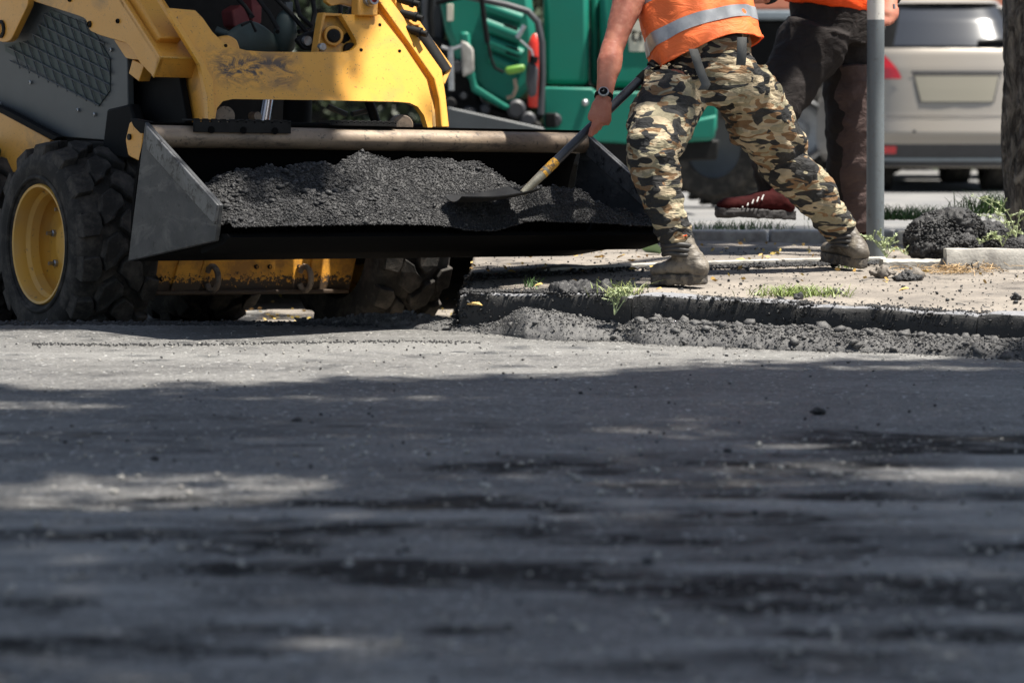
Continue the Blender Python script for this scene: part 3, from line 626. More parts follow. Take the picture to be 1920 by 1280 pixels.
def weed(name, px, py, Y, tips, label, mat='weed'):
    root = at(px, py, Y); th = tag(empty(name, loc=root), label, 'weed', 'wiry weeds on the pavement'); st = MB(); P = []; D = []
    for (tx, ty) in tips:
        t = at(tx, ty, Y + RNG.normal(0, .04)) - root; side = Vector((RNG.normal(0, .015), RNG.normal(0, .02), .03)); pts = []
        for k in range(9):
            f = k / 8; pts.append(t * f + side * math.sin(math.pi * f))
        st.tube(pts, [.0022 * (1 - .6 * k / 8) for k in range(9)], 5)
        for k in range(2, 9):
            for q in range(5):
                d = Vector((RNG.normal(), RNG.normal(), abs(RNG.normal()))).normalized(); P.append(root + pts[k] + d * .009); D.append(d)
            if k in (3, 5, 7):
                d = Vector((RNG.normal(), RNG.normal() * .4, .5)).normalized() * RNG.uniform(.02, .05); st.tube([pts[k], pts[k] + d], .0013, 4)
                for q in range(9): f = RNG.random(); P.append(root + pts[k] + d * f); D.append((RNG.normal(), RNG.normal(), RNG.normal()))
    st.build('stem', MAT[mat], th)
    lf = leaf_cloud('leaves', [tuple(Vector(p) - root) for p in P], D, .0085, MAT[mat], th, .32); lf['kind'] = 'stuff'
weed('weed', 1662, 483, 12.35, [(1608, 450), (1625, 445), (1648, 440), (1672, 452), (1700, 478), (1655, 462)], 'spindly pale weed at the foot of the grey pole')
weed('weed', 1905, 445, 12.75, [(1826, 368), (1838, 405), (1850, 372), (1870, 400), (1918, 398)], 'tall wiry weed rising beside the tree trunk')
weed('weed', 1880, 462, 12.5, [(1835, 458), (1850, 445), (1918, 440)], 'low weed behind the pale concrete edging block')
weed('weed', 1152, 590, 10.72, [(1138, 556), (1150, 550), (1165, 545), (1172, 556), (1180, 540)], 'small pale weed hanging over the kerb face')
# straw and dead stalks
P = []; mb = MB()
for i in range(230):
    p = at(1790 + RNG.normal(0, 48), 500, 12.0 + RNG.normal(0, .05)); p.z = float(pave_z(p.x, p.y)) + RNG.uniform(0, .03); d = Vector((RNG.normal(), RNG.normal() * .5, RNG.normal() * .25)).normalized() * RNG.uniform(.02, .07)
    mb.tube([p - d * .5, p + d * .5 + Vector((0, 0, .004))], .0012, 3, False)
tag(mb.build('dead_straw', MAT['straw']), 'tangle of dry straw in front of the pale edging block', 'straw', kind='stuff')
# hollow black object lying in the straw
o = MB(); a = at(1800, 494, 12.0); b = at(1838, 486, 11.92); a.z = float(pave_z(a.x, 12.)) + .02; b.z = a.z + .02
ax = (b - a).normalized(); o.lathe([(-.035, .008), (-.032, .017), (0, .019), (.028, .023), (.03, .021), (.02, .015), (-.028, .012)], (a + b) / 2, ax, 18)
tag(organic(o.build('pipe_end', MAT['dark'], None, 40), .002, 1, [(.03, .018, 'CLOUDS')]), 'short hollow black pipe end lying in dry straw', 'pipe')
# black asphalt lump
def lump(name, blobs, label, cat, mat='mix', vox=.008):
    mb = MB()
    for c, r in blobs: mb.ball(c, r, 16)
    c0 = Vector(blobs[0][0]); o = mb.build(name, MAT[mat], None, 180); organic(o, vox, 1, [(.07, .07, 'CLOUDS'), (.02, .03, 'CLOUDS')])
    if vox > .006:
        P = []; S = []
        for c, r in blobs:
            for i in range(1500):
                q = Vector(RNG.normal(size=3)).normalized(); P.append((c[0] + q.x * r[0] * 1.02, c[1] + q.y * r[1] * 1.02, c[2] + q.z * r[2] * 1.02)); S.append(RNG.uniform(.003, .0085))
        g_ = rocks('granules', P, S, MAT[mat], o); g_['kind'] = 'stuff'
    return tag(o, label, cat)
def W(px, py, Y): return tuple(at(px, py, Y))
lump('asphalt_boulder', [(W(1745, 450, 12.75), (.115, .09, .10)), (W(1790, 440, 12.8), (.13, .10, .115)), (W(1765, 425, 12.8), (.11, .08, .07)), (W(1835, 452, 12.85), (.10, .08, .07)), (W(1775, 465, 12.7), (.15, .08, .07))], 'big rough lump of black asphalt between pole and tree', 'asphalt lump')
lump('asphalt_heap', [(W(1895, 470, 12.95), (.12, .08, .05)), (W(1860, 440, 13.1), (.10, .08, .05)), (W(1960, 455, 13.0), (.12, .1, .09))], 'low black asphalt heap leaning on the tree foot', 'asphalt heap')
for (px_, py_, Y_, r, lab) in [(1655, 512, 11.75, (.055, .03, .013), 'flat earthy crust below the broken edging'), (1715, 517, 11.65, (.045, .03, .014), 'second flat earthy crust, right of the first'),]:
    lump('soil_crust', [(W(px_, py_, Y_), r)], lab, 'soil crust', 'pave', .005)
for (px_, py_, Y_, r, lab) in [(1902, 547, 10.75, (.017, .015, .012), 'round dark stone on the pavement at the frame edge'), (1565, 537, 10.95, (.016, .012, .007), 'flat grey pebble on the pavement past the grass tuft'),
        (1463, 551, 10.7, (.013, .012, .010), 'dark crumb at the near end of the grass tuft'), (1496, 549, 10.7, (.015, .012, .010), 'dark crumb in the middle of the grass tuft'), (1700, 520, 11.6, (.05, .03, .018), 'black crumbly clod below the broken edging'),
        (1277, 541, 11.0, (.012, .01, .008), 'black pebble right beside the front boot'), (980, 497, 13.2, (.022, .016, .010), 'dark stone on the sunny pavement beyond the bucket')]:
    o = lump('loose_stone', [(W(px_, py_, Y_), r)], lab, 'stone', 'mix' if 'grey' not in lab else 'rubble', .0035)
    x, y = at(px_, py_, Y_).xy
    o.location.z = float(pave_z(x, y)) + r[2] * .6 - at(px_, py_, Y_).z; o['group'] = 'loose stones on the pavement'
# leaves on the ground
def ground_leaf(px, py, s, mat, label=None, group=None, asp=.5, tilt=.2):
    best = None
    for z in np.linspace(.0, .2, 21):
        p = onz(px, py, z); e_ = abs(float(pave_z(p.x, p.y)) - z)
        if best is None or e_ < best[0]: best = (e_, p)
    p = best[1]; n = 8; R = Euler((RNG.normal(0, tilt), RNG.normal(0, tilt), RNG.uniform(-.6, .6))).to_matrix(); V = []; 
    for k in range(n):
        a = 2 * math.pi * k / n; c = Vector((math.cos(a) * s, math.sin(a) * s * asp, .12 * s * math.sin(a * 2) + .25 * s * abs(math.sin(a)))); V.append(R @ c)
    V.append(R @ Vector((0, 0, -.02 * s))); F = [(k, (k + 1) % n, n) for k in range(n)]
    me = bpy.data.meshes.new('fallen_leaf'); me.from_pydata(V, [], F); me.update(); o = link('fallen_leaf', me, mat, None, 180); o.location = p + Vector((0, 0, .008 + s * .2))
    if label: tag(o, label, 'leaf', group)
    return o
g = 'fallen leaves on the pavement'
ground_leaf(1222, 476, .048, MAT['gleaf'], 'large pale green leaf lying behind the front boot', g, .8, .35)
for (x, y, s, lab) in [(1122, 488, .022, 'yellow leaf just below the raised bucket corner'), (1165, 486, .02, 'yellow green leaf left of the large green leaf'), (1385, 496, .032, 'long yellow leaf between the boots of the camouflage worker'),
        (1078, 533, .017, 'pale leaf on the edging strip beyond the bucket'), (1250, 586, .014, 'tan leaf on the kerb below the front boot') if False else (1235, 547, .014, 'tan leaf at the toe of the front boot'),
        (1695, 549, .022, 'pale yellow leaf alone on the pavement below the earthy crusts'), (1659, 533, .012, 'small orange leaf near the earthy crusts'), (890, 579, .03, 'pale yellow leaf beside the right front wheel'), (1735, 516, .025, 'orange leaf under the pale edging block'), (960, 515, .02, 'yellow leaf on the pavement right of the tyre'), (1010, 540, .018, 'yellow leaf on the pavement next to the dark tuft')]:
    ground_leaf(x, y, s, MAT['yleaf'], lab, g)
P = []; D = []
for i in range(420):
    x = RNG.uniform(-2.4, 2.6); y = RNG.uniform(11.9 if x < .3 else 11.4, 14.3); P.append((x, y, float(pave_z(x, y)) + .008)); D.append((RNG.normal(), RNG.normal(), 0))
for i in range(140):
    x = RNG.uniform(-1.3, -.1); y = RNG.uniform(11.9, 15); P.append((x, y, float(pave_z(x, y)) + .01)); D.append((RNG.normal(), RNG.normal(), 0))
lf = leaf_cloud('leaf_litter', P, D, .014, MAT['yleaf'], None, .5); tag(lf, 'small yellow leaf litter scattered over the path', 'leaf litter', kind='stuff')
# ================================================================== SKID STEER LOADER (machine coordinates: x across, y backwards, z up)
SK = tag(empty('skid_steer_loader', M=MM), 'yellow skid steer loader with a heaped bucket, parked at the carpet edge', 'skid steer loader')
def mp(pts, axis, val): return [ml(x, y, axis, val) for x, y in pts]
def mprism(name, pts, axis, val, thick, mat, bevel=.004, parent=SK, smooth=35):
    off = {'x': (thick, 0, 0), 'y': (0, thick, 0), 't': (0, thick, 0)}[axis]
    return MB().prism(mp(pts, axis, val), off).build(name, mat, parent, smooth, bevel)
def rounded(pts, r=6, n=4):
    out = []
    m = len(pts)
    for i in range(m):
        p = Vector(pts[i]); a = Vector(pts[i - 1]) - p; b = Vector(pts[(i + 1) % m]) - p
        ra = min(r, a.length * .45, b.length * .45); A = p + a.normalized() * ra; B = p + b.normalized() * ra
        for k in range(n + 1):
            t = k / n; q = A * (1 - t) ** 2 + p * 2 * t * (1 - t) + B * t * t; out.append((q.x, q.y))
    return out
# ---- wheels
def make_wheel():
    wh = empty('wheel', parent=SK); R = .385; W_ = .36
    # axis along x, outer face at x = 0, inner at x = W_
    prof = [(.045, .240), (.008, .248), (-.006, .268), (-.012, .30), (-.004, .330), (.016, .343), (.05, .348), (.18, .352), (.31, .348), (.344, .343), (.364, .33), (.372, .30), (.36, .25), (.33, .24), (.18, .23)]
    gr_ = lambda r: r if r < .25 else .25 + (r - .25) * 1.44
    prof = [(t, gr_(r)) for t, r in prof]
    MB().lathe(prof, (0, 0, 0), (1, 0, 0), 72, True).build('tyre', MAT['rubber'], wh, 60)
    MB().lathe([(-.008, .268), (-.016, .273), (-.016, .280), (-.010, .286)], (0, 0, 0), (1, 0, 0), 72).build('sidewall_ring', MAT['rubber'], wh, 60)
    N = 14
    # blocks: (across from the middle, around) metres, one shoulder block and one inner block per side, interlocking
    def block(out, mir, hgt, shoulder):
        V = []; n = len(out); P_ = 2 * math.pi * .385 / N
        def wrap(u, v, h):
            r = .388 + h - (.014 if abs(u) > .165 else 0); a = v / .385; return (W_ / 2 - u * mir, r * math.sin(a), r * math.cos(a))
        cu = sum(p[0] for p in out) / n; cv = sum(p[1] for p in out) / n
        V += [wrap(u, v, -.006) for u, v in out] + [wrap(cu + (u - cu) * .97, cv + (v - cv) * .96, hgt - .008) for u, v in out] + [wrap(cu + (u - cu) * .93, cv + (v - cv) * .92, hgt) for u, v in out]
        F = [(i, (i + 1) % n, n + (i + 1) % n, n + i) for i in range(n)] + [(n + i, n + (i + 1) % n, 2 * n + (i + 1) % n, 2 * n + i) for i in range(n)] + [tuple(range(2 * n, 3 * n))]
        if shoulder:
            b = len(V); xo = W_ / 2 - .188 * mir; xs = W_ / 2 - .176 * mir
            va, vb_ = min(p[1] for p in out) + .006, max(p[1] for p in out) - .006
            for v in (va, vb_): a = v / .385; V += [(xs, .405 * math.sin(a), .405 * math.cos(a)), (xo, .345 * math.sin(a), .345 * math.cos(a)), (W_ / 2 - .16 * mir, .388 * math.sin(a), .388 * math.cos(a))]
            F += [(b, b + 3, b + 4, b + 1), (b, b + 1, b + 2), (b + 3, b + 5, b + 4)]
        if mir < 0: F = [f[::-1] for f in F]
        m = bpy.data.meshes.new('lug'); m.from_pydata(V, [], F); m.update(); m.materials.append(MAT['rubber']); return m
    N = 14; sh_ = [(.178, -.048), (.180, .045), (.112, .058), (.098, .030), (.094, -.012), (.112, -.040)]
    inn = [(.098, .050), (.082, .118), (.028, .150), (-.012, .118), (-.018, .078), (.022, .050), (.040, .020), (.084, -.002)]
    for mir in (1, -1):
        for out, h, s_ in ((sh_, .038, True), (inn, .042, False)):
            lm = block(out, mir, h, s_)
            for i in range(N):
                o = bpy.data.objects.new('lug', lm); COL.objects.link(o); o.parent = wh; o.rotation_euler.x = 2 * math.pi * (i + (.5 if mir < 0 else 0)) / N
                bv = o.modifiers.new('bevel', 'BEVEL'); bv.width = .0025; bv.segments = 1; bv.angle_limit = math.radians(40)
    rim = [(.050, .244), (.006, .250), (-.002, .246), (.0, .236), (.02, .228), (.05, .224), (.065, .210), (.10, .203), (.115, .210), (.135, .210), (.150, .206), (.155, .15), (.15, .10), (.12, .085), (.115, .001), (.18, .001), (.19, .22), (.29, .245)]
    MB().lathe(rim, (0, 0, 0), (1, 0, 0), 64, True).build('rim', MAT['rim'], wh, 30)
    for k in range(8):
        a = 2 * math.pi * (k + .3) / 8; c = Vector((.145, .168 * math.cos(a), .165 * math.sin(a))); MB().lathe([(0, .0165), (-.014, .0165), (-.018, .012)], c + Vector((.012, 0, 0)), (1, 0, 0), 6).tube([c, c + Vector((-.028, 0, 0))], .008, 8).build('wheel_bolt', MAT['zinc'], wh, 20)
    MB().tube([(.105, .09, -.19), (.06, .095, -.195)], .0065, 8).build('valve', MAT['zinc'], wh, 40)
    return wh
wh = make_wheel(); wh.location = (-.90, 0, .385)
for (x, y, rz) in [(.90, 0, math.pi), (.60, 1.05, math.pi), (-.90, 1.05, 0)]:
    c = copy_tree(wh, SK); c.location = (x, y, .385); c.rotation_euler = (.31, 0, rz)
# ---- chassis
MB().box((0, .62, .50), (1.02, 1.55, .52)).build('chassis', MAT['dark'], SK, 30, .02)
for y in (0, 1.05): MB().tube([(-.74, y, .385), (.74, y, .385)], .10, 20).build('axle_housing', MAT['dark'], SK)
# front undercarriage plate with ribs and tow eyes
FY = -.18
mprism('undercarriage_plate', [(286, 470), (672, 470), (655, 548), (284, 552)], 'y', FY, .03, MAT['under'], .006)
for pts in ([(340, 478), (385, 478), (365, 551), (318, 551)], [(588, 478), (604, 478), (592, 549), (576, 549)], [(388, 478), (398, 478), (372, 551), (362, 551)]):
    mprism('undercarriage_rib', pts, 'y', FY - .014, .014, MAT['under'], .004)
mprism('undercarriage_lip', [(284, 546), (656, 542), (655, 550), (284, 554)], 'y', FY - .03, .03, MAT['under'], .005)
for x in (398, 572):
    c = ml(x, 522, 'y', FY - .035); pts = []
    for k in range(13): a = math.radians(-150 + k * 25); pts.append(c + Vector((0.012 * math.cos(a), -.03 * math.cos(a), .052 * math.sin(a))))
    MB().tube(pts, .013, 8).build('tow_eye', MAT['rail'], SK, 60)
for (x, y) in ((302, 523), (505, 500), (560, 500), (480, 500)): 
    c = ml(x, y, 'y', FY - .004); MB().lathe([(0, .010), (-.008, .010), (-.010, .006)], c, (0, 1, 0), 8).build('plate_bolt', MAT['dark'], SK)
# ---- side: yellow tower panel low, dark grey cover with mesh window
PX = -.62
mprism('side_cover', rounded([(-60, -40), (150, -40), (238, 95), (240, 200), (218, 203), (203, 264), (108, 256), (0, 204), (-60, 170)], 6), 'x', PX, .03, MAT['panel'], .004)
mprism('side_sill', [(-80, 185), (6, 211), (95, 262), (60, 330), (-80, 420)], 'x', PX - .05, .03, MAT['yellow'], .005)
mprism('sill_rail', [(-80, 172), (4, 202), (108, 257), (98, 264), (0, 212), (-80, 184)], 'x', PX - .06, .035, MAT['black'], .003)
# mesh window: recessed dark green-grey backing and bars
mprism('mesh_backing', [(95, 18), (170, 50), (206, 110), (206, 170), (184, 200), (10, 96), (8, 84), (60, 76)], 'x', PX - .004, .003, MAT['greyteal'], 0)
mb = MB(); win = [(84, 22), (160, 40), (206, 95), (206, 170), (184, 200), (20, 120), (10, 90), (55, 75)]
def clip_line(p, d, poly):
    ts = []
    for i in range(len(poly)):
        a = poly[i]; b = poly[(i + 1) % len(poly)]; ex, ey = b[0] - a[0], b[1] - a[1]; den = d[0] * ey - d[1] * ex
        if abs(den) < 1e-6: continue
        t = ((a[0] - p[0]) * ey - (a[1] - p[1]) * ex) / den; s = ((a[0] - p[0]) * d[1] - (a[1] - p[1]) * d[0]) / den
        if 0 <= s <= 1: ts.append(t)
    return (min(ts), max(ts)) if len(ts) >= 2 else None
bars = []
for k in range(-4, 17):
    r = clip_line((10 + k * 15.0, 90), (.32, 1), win)
    if r: bars.append([(10 + k * 15 + .32 * r[0], 90 + r[0]), (10 + k * 15 + .32 * r[1], 90 + r[1])])
for k in range(-3, 7):
    r = clip_line((10, 84 + k * 24.0 - 46), (1, .50), win)
    if r: bars.append([(10 + r[0], 84 + k * 24 - 46 + .5 * r[0]), (10 + r[1], 84 + k * 24 - 46 + .5 * r[1])])
for b_ in bars:
    a, b = mp(b_, 'x', PX - .010); MB().tube([a, b], .0032, 6).build('mesh_bar', MAT['panel'], SK)
for (x, y) in ((58, 155), (147, 207), (209, 94), (178, 215), (2, 195)):
    c = ml(x, y, 'x', PX - .003); MB().lathe([(0, .009), (-.006, .009), (-.009, .004)], c, (1, 0, 0), 8).build('cover_bolt', MAT['zinc'], SK)
# dark chassis tower behind, and cab
MB().box((0, 1.0, 1.25), (1.14, 1.1, 1.0)).build('cab_body', MAT['dark'], SK, 30, .02)
MB().box((0, .75, 1.98), (1.30, 1.9, .08)).build('cab_roof', MAT['panel'], SK, 30, .02)
for x_ in (-.58, .58): MB().box((x_, -.10, 1.55), (.07, .08, .9)).build('cab_post', MAT['panel'], SK, 30, .01)
mprism('front_tower_wall', [(236, 60), (330, 110), (350, 225), (300, 300), (205, 300), (216, 210)], 'x', -.55, .03, MAT['black'], .004)
mprism('wheel_arch', [(200, 205), (243, 195), (262, 258), (240, 300), (190, 290)], 'x', -.66, .05, MAT['black'], .01)
# ---- left lift arm (box beam)
AX = -.68
mprism('lift_arm', rounded([(58, -60), (190, -60), (232, 0), (301, 108), (288, 145), (262, 118), (244, 88), (236, 81), (186, 66), (168, 58), (161, 36), (148, 30), (60, 2)], 5, 3), 'x', AX, .02, MAT['yellow'], .003)
fa, fb = ml(301, 108, 'x', AX), ml(288, 145, 'x', AX)
fc, fd = fb + Vector((.215, 0, -.0)), fa + Vector((.215, 0, .0))
MB().prism([fa, fb, fc, fd], (0, .02, .004)).build('arm_end_cap', MAT['yellow'], SK, 30, .003)
# top face of the beam between the side plate and the inner plate
ta, tb = ml(301, 108, 'x', AX), ml(190, -60, 'x', AX)
MB().prism([ta + Vector((0, .006, -.004)), tb, tb + Vector((.2, 0, 0)), ta + Vector((.2, .006, -.004))], (0, .015, -.012)).build('arm_top_plate', MAT['yellow'], SK, 30, .003)
# hose cover bolted on top of the beam
ca, cb = ml(289, 84, 'x', AX + .03), ml(205, -60, 'x', AX + .03)
nrm = Vector((0, -.05, .028))
MB().prism([ca, cb, cb + nrm, ca + nrm], (.105, 0, 0)).build('hose_cover', MAT['yellow'], SK, 30, .008)
# hook and rear link
mprism('arm_bracket', rounded([(213, 74), (240, 82), (262, 112), (252, 112), (236, 109)], 3), 'x', AX + .05, .03, MAT['yellow'], .003)
mprism('arm_stop', [(248, 112), (270, 122), (260, 153), (241, 138)], 'x', AX + .06, .05, MAT['yellow'], .003)
mprism('rear_link', rounded([(-70, -60), (58, -60), (52, 10), (20, 76), (8, 80), (-70, 60)], 6, 3), 'x', AX - .02, .03, MAT['yellow'], .003)
mprism('inner_link', rounded([(55, 0), (96, 18), (82, 66), (30, 72), (50, 30)], 4), 'x', AX + .12, .03, MAT['dark'], .003)
for (x, y, r) in ((2, 55, .040), (222, 40, .010), (169, 46, .014), (132, -1, .012)):
    c = ml(x, y, 'x', AX - .022 if x < 50 else AX); MB().lathe([(.01, r), (-.006, r), (-.010, r * .7)], c, (1, 0, 0), 16).build('pin', MAT['dark'], SK)
# arm leg down to the bucket
mprism('arm_leg', [(300, 108), (376, 108), (391, 228), (340, 230), (333, 200), (322, 178), (309, 160), (288, 145)], 'x', AX + .17, .02, MAT['yellow'], .003)
CY = ml(392, 180, 'x', AX + .17).y; ZB = ml(392, 180, 'x', AX + .17).z
mprism('leg_front_strip', [(312, 16), (322, 20), (383, 118), (400, 150), (403, 224), (391, 226), (389, 182), (375, 122), (300, 0)], 't', -.03, .03, MAT['crossyellow'], .004)
# ---- front cross member: one big plate with the cut-out
ZB = ml(392, 180, 'x', AX + .17).z
outer = [(300, -4), (312, 15), (366, 20), (380, 34), (398, 60), (415, 77), (435, 88), (462, 95), (500, 97.5), (600, 98), (648, 98), (662, 94), (669, 85), (668, 76), (658, 58), (641, 30), (642, 27), (690, 29), (712, 28), (756, 84), (800, 150), (808, 182), (811, 239),
         (802, 239), (795, 216), (783, 200), (768, 193), (744, 191), (600, 188), (436, 186), (418, 190), (407, 203), (403, 226), (392, 226), (388, 176), (376, 118)]
mprism('cross_member', outer, 't', 0, .035, MAT['crossyellow'], .006)
# gusset and pin boss in the cut-out
mprism('pin_gusset', [(607, 26), (643, 28), (672, 78), (664, 100), (596, 100), (603, 60)], 't', +.05, .02, MAT['yellow_dirty'], .003)
mprism('gusset_edge', [(606, 24), (642, 26), (642, 31), (611, 30), (603, 62), (598, 100), (594, 100), (600, 60)], 't', +.015, .05, MAT['yellow'], .003)
pc = ml(622, 68, 't', +.05)
MB().lathe([(0, .042), (-.035, .042), (-.04, .038), (-.04, .030), (-.03, .028), (-.03, .001)], pc, (.35, 1, 0), 28).build('pin_boss', MAT['yellow'], SK, 30)
MB().lathe([(-.03, .027), (-.046, .027), (-.05, .02), (-.05, .001)], pc, (.35, 1, 0), 20).build('pin', MAT['dark'], SK, 30)
pc2 = ml(601, 89, 't', +.02); MB().lathe([(0, .017), (-.02, .017), (-.024, .012), (-.024, .001)], pc2, (0, 1, 0), 16).build('retaining_bolt', MAT['zinc'], SK, 30)
mprism('black_arrow_decal', [(640, 70), (652, 60), (660, 66), (655, 76), (645, 82), (640, 80)], 't', +.047, .002, MAT['black'], 0)
pc3 = ml(654, 94, 't', +.05); MB().lathe([(0, .03), (-.02, .03), (-.02, .001)], pc3, (0, 1, 0), 18).build('hose_hole', MAT['dark'], SK, 30)
# bolt holes in the plate
for (x, y) in ((712, 47), (677, 94), (749, 96), (423, 86)):
    c = ml(x, y, 't', -.001); MB().lathe([(.003, .007), (-.003, .007), (-.003, .001)], c, (0, 1, 0), 10).build('plate_hole', MAT['black'], SK)
for pr_, ax_, v_ in (([(300, 109), (372, 141)], 'x', AX + .0), ):
    pass
MB().tube([fd + Vector((0, -.002, 0)), fa + Vector((0, -.002, 0))], .005, 6).tube([fa, fb], .004, 6).build('weld_seam', MAT['yellow_dirty'], SK)
for k_, (x0_, y0_, x1_, y1_) in enumerate(((470, -20, 520, 60), (500, -20, 585, 70), (585, -20, 560, 60), (640, 8, 590, 70), (430, -20, 470, 30))):
    a_, b_ = ml(x0_, y0_, 't', .22 + .04 * k_), ml(x1_, y1_, 't', .18 + .04 * k_); MB().tube([a_, a_ * .6 + b_ * .4 + Vector((.02, -.03, -.03)), a_ * .3 + b_ * .7 + Vector((.03, -.02, -.04)), b_], .010, 8).build('hose', MAT['dark'], SK, 60)
# right side flange and outer guard
mprism('side_flange', [(690, -10), (716, -10), (768, 84), (815, 150), (824, 186), (829, 239), (811, 239), (808, 182), (800, 150), (756, 84), (706, 18)], 't', +.03, .03, MAT['yellow_dirty'], .004)
mprism('right_arm_edge', [(702, -10), (726, -10), (782, 66), (829, 132), (836, 178), (843, 239), (828, 239), (824, 186), (814, 148), (766, 80)], 't', -.01, .05, MAT['crossyellow'], .005)
g1 = [(776, 20), (790, 44), (848, 124), (846, 132), (834, 160), (829, 150), (840, 126), (786, 52), (770, 30)]
mprism('outer_guard', g1, 't', +.10, .03, MAT['yellow'], .004)
a, b = ml(785, 66, 't', +.13), ml(832, 138, 't', +.13); MB().tube([a, b], .040, 16).build('arm_cylinder', MAT['dark'], SK)
mprism('valve_block', [(742, -10), (780, -10), (781, 14), (789, 48), (776, 48), (762, 38), (742, 16)], 't', +.02, .06, MAT['yellow'], .004)
for (x, y) in ((762, 2), (768, 29), (776, 58)):
    c = ml(x, y, 't', -.02); d = Vector((.55, -.8, -.25)).normalized()
    MB().lathe([(-.04, .016), (0, .018), (.02, .018), (.022, .022), (.034, .022), (.036, .013), (.062, .013), (.062, .001)], c, d, 18).build('coupler', MAT['dark'], SK, 30)
# clamp block and coupling at the top of the plate
mprism('clamp_block', [(672, -10), (710, -10), (709, 30), (672, 30)], 't', -.03, .06, MAT['yellow'], .006)
c = ml(690, 2, 't', -.03); MB().lathe([(0, .026), (-.02, .026), (-.024, .022), (-.05, .022), (-.05, .014), (-.03, .012)], c, (0, 1, -.1), 20).build('coupler', MAT['zinc'], SK, 30)
MB().lathe([(-.045, .013), (-.03, .013), (-.03, .001), (-.046, .001)], c, (0, 1, -.1), 14).build('coupler_cap', MAT['red'], SK, 30)
c = ml(640, 3, 't', +.06); mprism('cab_bracket', [(612, -12), (672, -12), (672, 16), (655, 12), (640, 8), (622, 12), (612, 4)], 't', +.08, .03, MAT['yellow'], .004)
MB().tube(mp([(664, 10), (655, 18), (648, 24)], 't', +.03), .004, 6).build('chain', MAT['dark'], SK)
# ---- things in the cab: floor, seat cushion, lap bar, pedals, boots of dark machinery
mprism('foot_guard', rounded([(410, 70), (430, 66), (445, 74), (452, 94), (410, 90)], 6), 't', +.10, .04, MAT['yellow'], .01)
MB().loft([(ml(425, 85, 't', +.35), .05, .03), (ml(470, 80, 't', +.35), .09, .05), (ml(525, 88, 't', +.35), .03, .03)], ref=(0, 0, 1)).build('foot_plate', MAT['greyteal'], SK, 180)
MB().ball(ml(535, 62, 't', +.3), (.05, .05, .10)).build('lever_boot', MAT['greyteal'], SK, 180)
mprism('link_plate', rounded([(556, 75), (575, 62), (600, 55), (604, 96), (572, 94)], 6), 't', +.12, .03, MAT['dark'], .006)
MB().lathe([(0, .02), (-.02, .02), (-.02, .001)], ml(573, 77, 't', +.12), (0, 1, 0), 16).build('link_pin', MAT['zinc'], SK)
mprism('seat_side', rounded([(435, 20), (455, 8), (470, 40), (460, 60), (440, 50)], 5), 't', +.5, .1, MAT['seat'], .02)
mprism('seat_back', rounded([(470, -20), (492, -20), (490, 45), (474, 50)], 5), 't', +.5, .1, MAT['seat'], .02)
mprism('red_lever', [(545, 30), (552, 26), (556, 60), (550, 66)], 't', +.3, .02, MAT['seat'], .004)
mprism('grey_post', [(536, 4), (550, 4), (549, 40), (540, 40)], 't', +.4, .02, MAT['panel'], .004)
MB().tube([ml(405, 58, 't', +.4), ml(450, 76, 't', +.35), ml(500, 82, 't', +.35)], .02, 10).build('lap_bar', MAT['greyteal'], SK)
MB().tube([ml(453, 48, 't', +.2), ml(470, 40, 't', +.2), ml(480, 60, 't', +.2)], .006, 6).build('hose', MAT['dark'], SK)
MB().tube([ml(555, 0, 't', +.2), ml(562, 30, 't', +.2), ml(585, 50, 't', +.2)], .01, 8).build('hose', MAT['dark'], SK)
# ---- seen through the lower slot: rods, roller bosses, link arms
MB().tube([ml(508, 150, 't', +.35), ml(492, 250, 't', +.30)], .026, 16).build('cylinder_rod', MAT['chrome'], SK)
MB().tube([ml(560, 150, 't', +.40), ml(556, 260, 't', +.35)], .06, 18).build('tilt_cylinder', MAT['black'], SK)
MB().tube([ml(690, 185, 't', +.2), ml(712, 250, 't', +.15)], .02, 12).build('cylinder_rod', MAT['dark'], SK)
MB().lathe([(0, .045), (-.06, .045), (-.065, .04), (-.065, .001)], ml(748, 235, 't', +.12), (.3, 1, 0), 22).build('roller_boss', MAT['rail'], SK, 40)
MB().lathe([(0, .040), (-.05, .040), (-.05, .001)], ml(417, 218, 't', +.10), (.3, 1, 0), 20).build('roller_boss', MAT['rail'], SK, 40)
MB().lathe([(0, .018), (-.05, .018), (-.05, .001)], ml(472, 218, 't', +.12), (0, 1, 0), 12).build('grease_cap', MAT['rail'], SK, 40)
mprism('quick_hitch', [(405, 228), (810, 232), (800, 262), (420, 262)], 't', +.17, .04, MAT['black'], .01)
for (a_, b_) in (((615, 200), (650, 215)), ((660, 214), (700, 205))): MB().tube([ml(*a_, 't', +.2), ml(*b_, 't', +.2)], .012, 8).build('hose', MAT['panel'], SK)
# yellow hitch ear beside the bucket end
mprism('hitch_ear', rounded([(243, 228), (262, 226), (268, 250), (262, 303), (240, 292), (235, 262)], 5), 'x', -.94, .025, MAT['yellow'], .004)
mprism('hitch_ear_cap', [(243, 222), (272, 228), (270, 250), (262, 250), (250, 238)], 'x', -.95, .04, MAT['black'], .004)
MB().lathe([(0, .012), (-.008, .012), (-.008, .001)], ml(244, 257, 'x', -.94), (1, 0, 0), 12).build('pin', MAT['dark'], SK)

# ================================================================== BUCKET (part of the loader)
XL = -1.0
pA, pB, pC, pD = [ml(x, y, 'x', XL) for x, y in ((272, 229), (240, 490), (404, 452), (412, 384))]
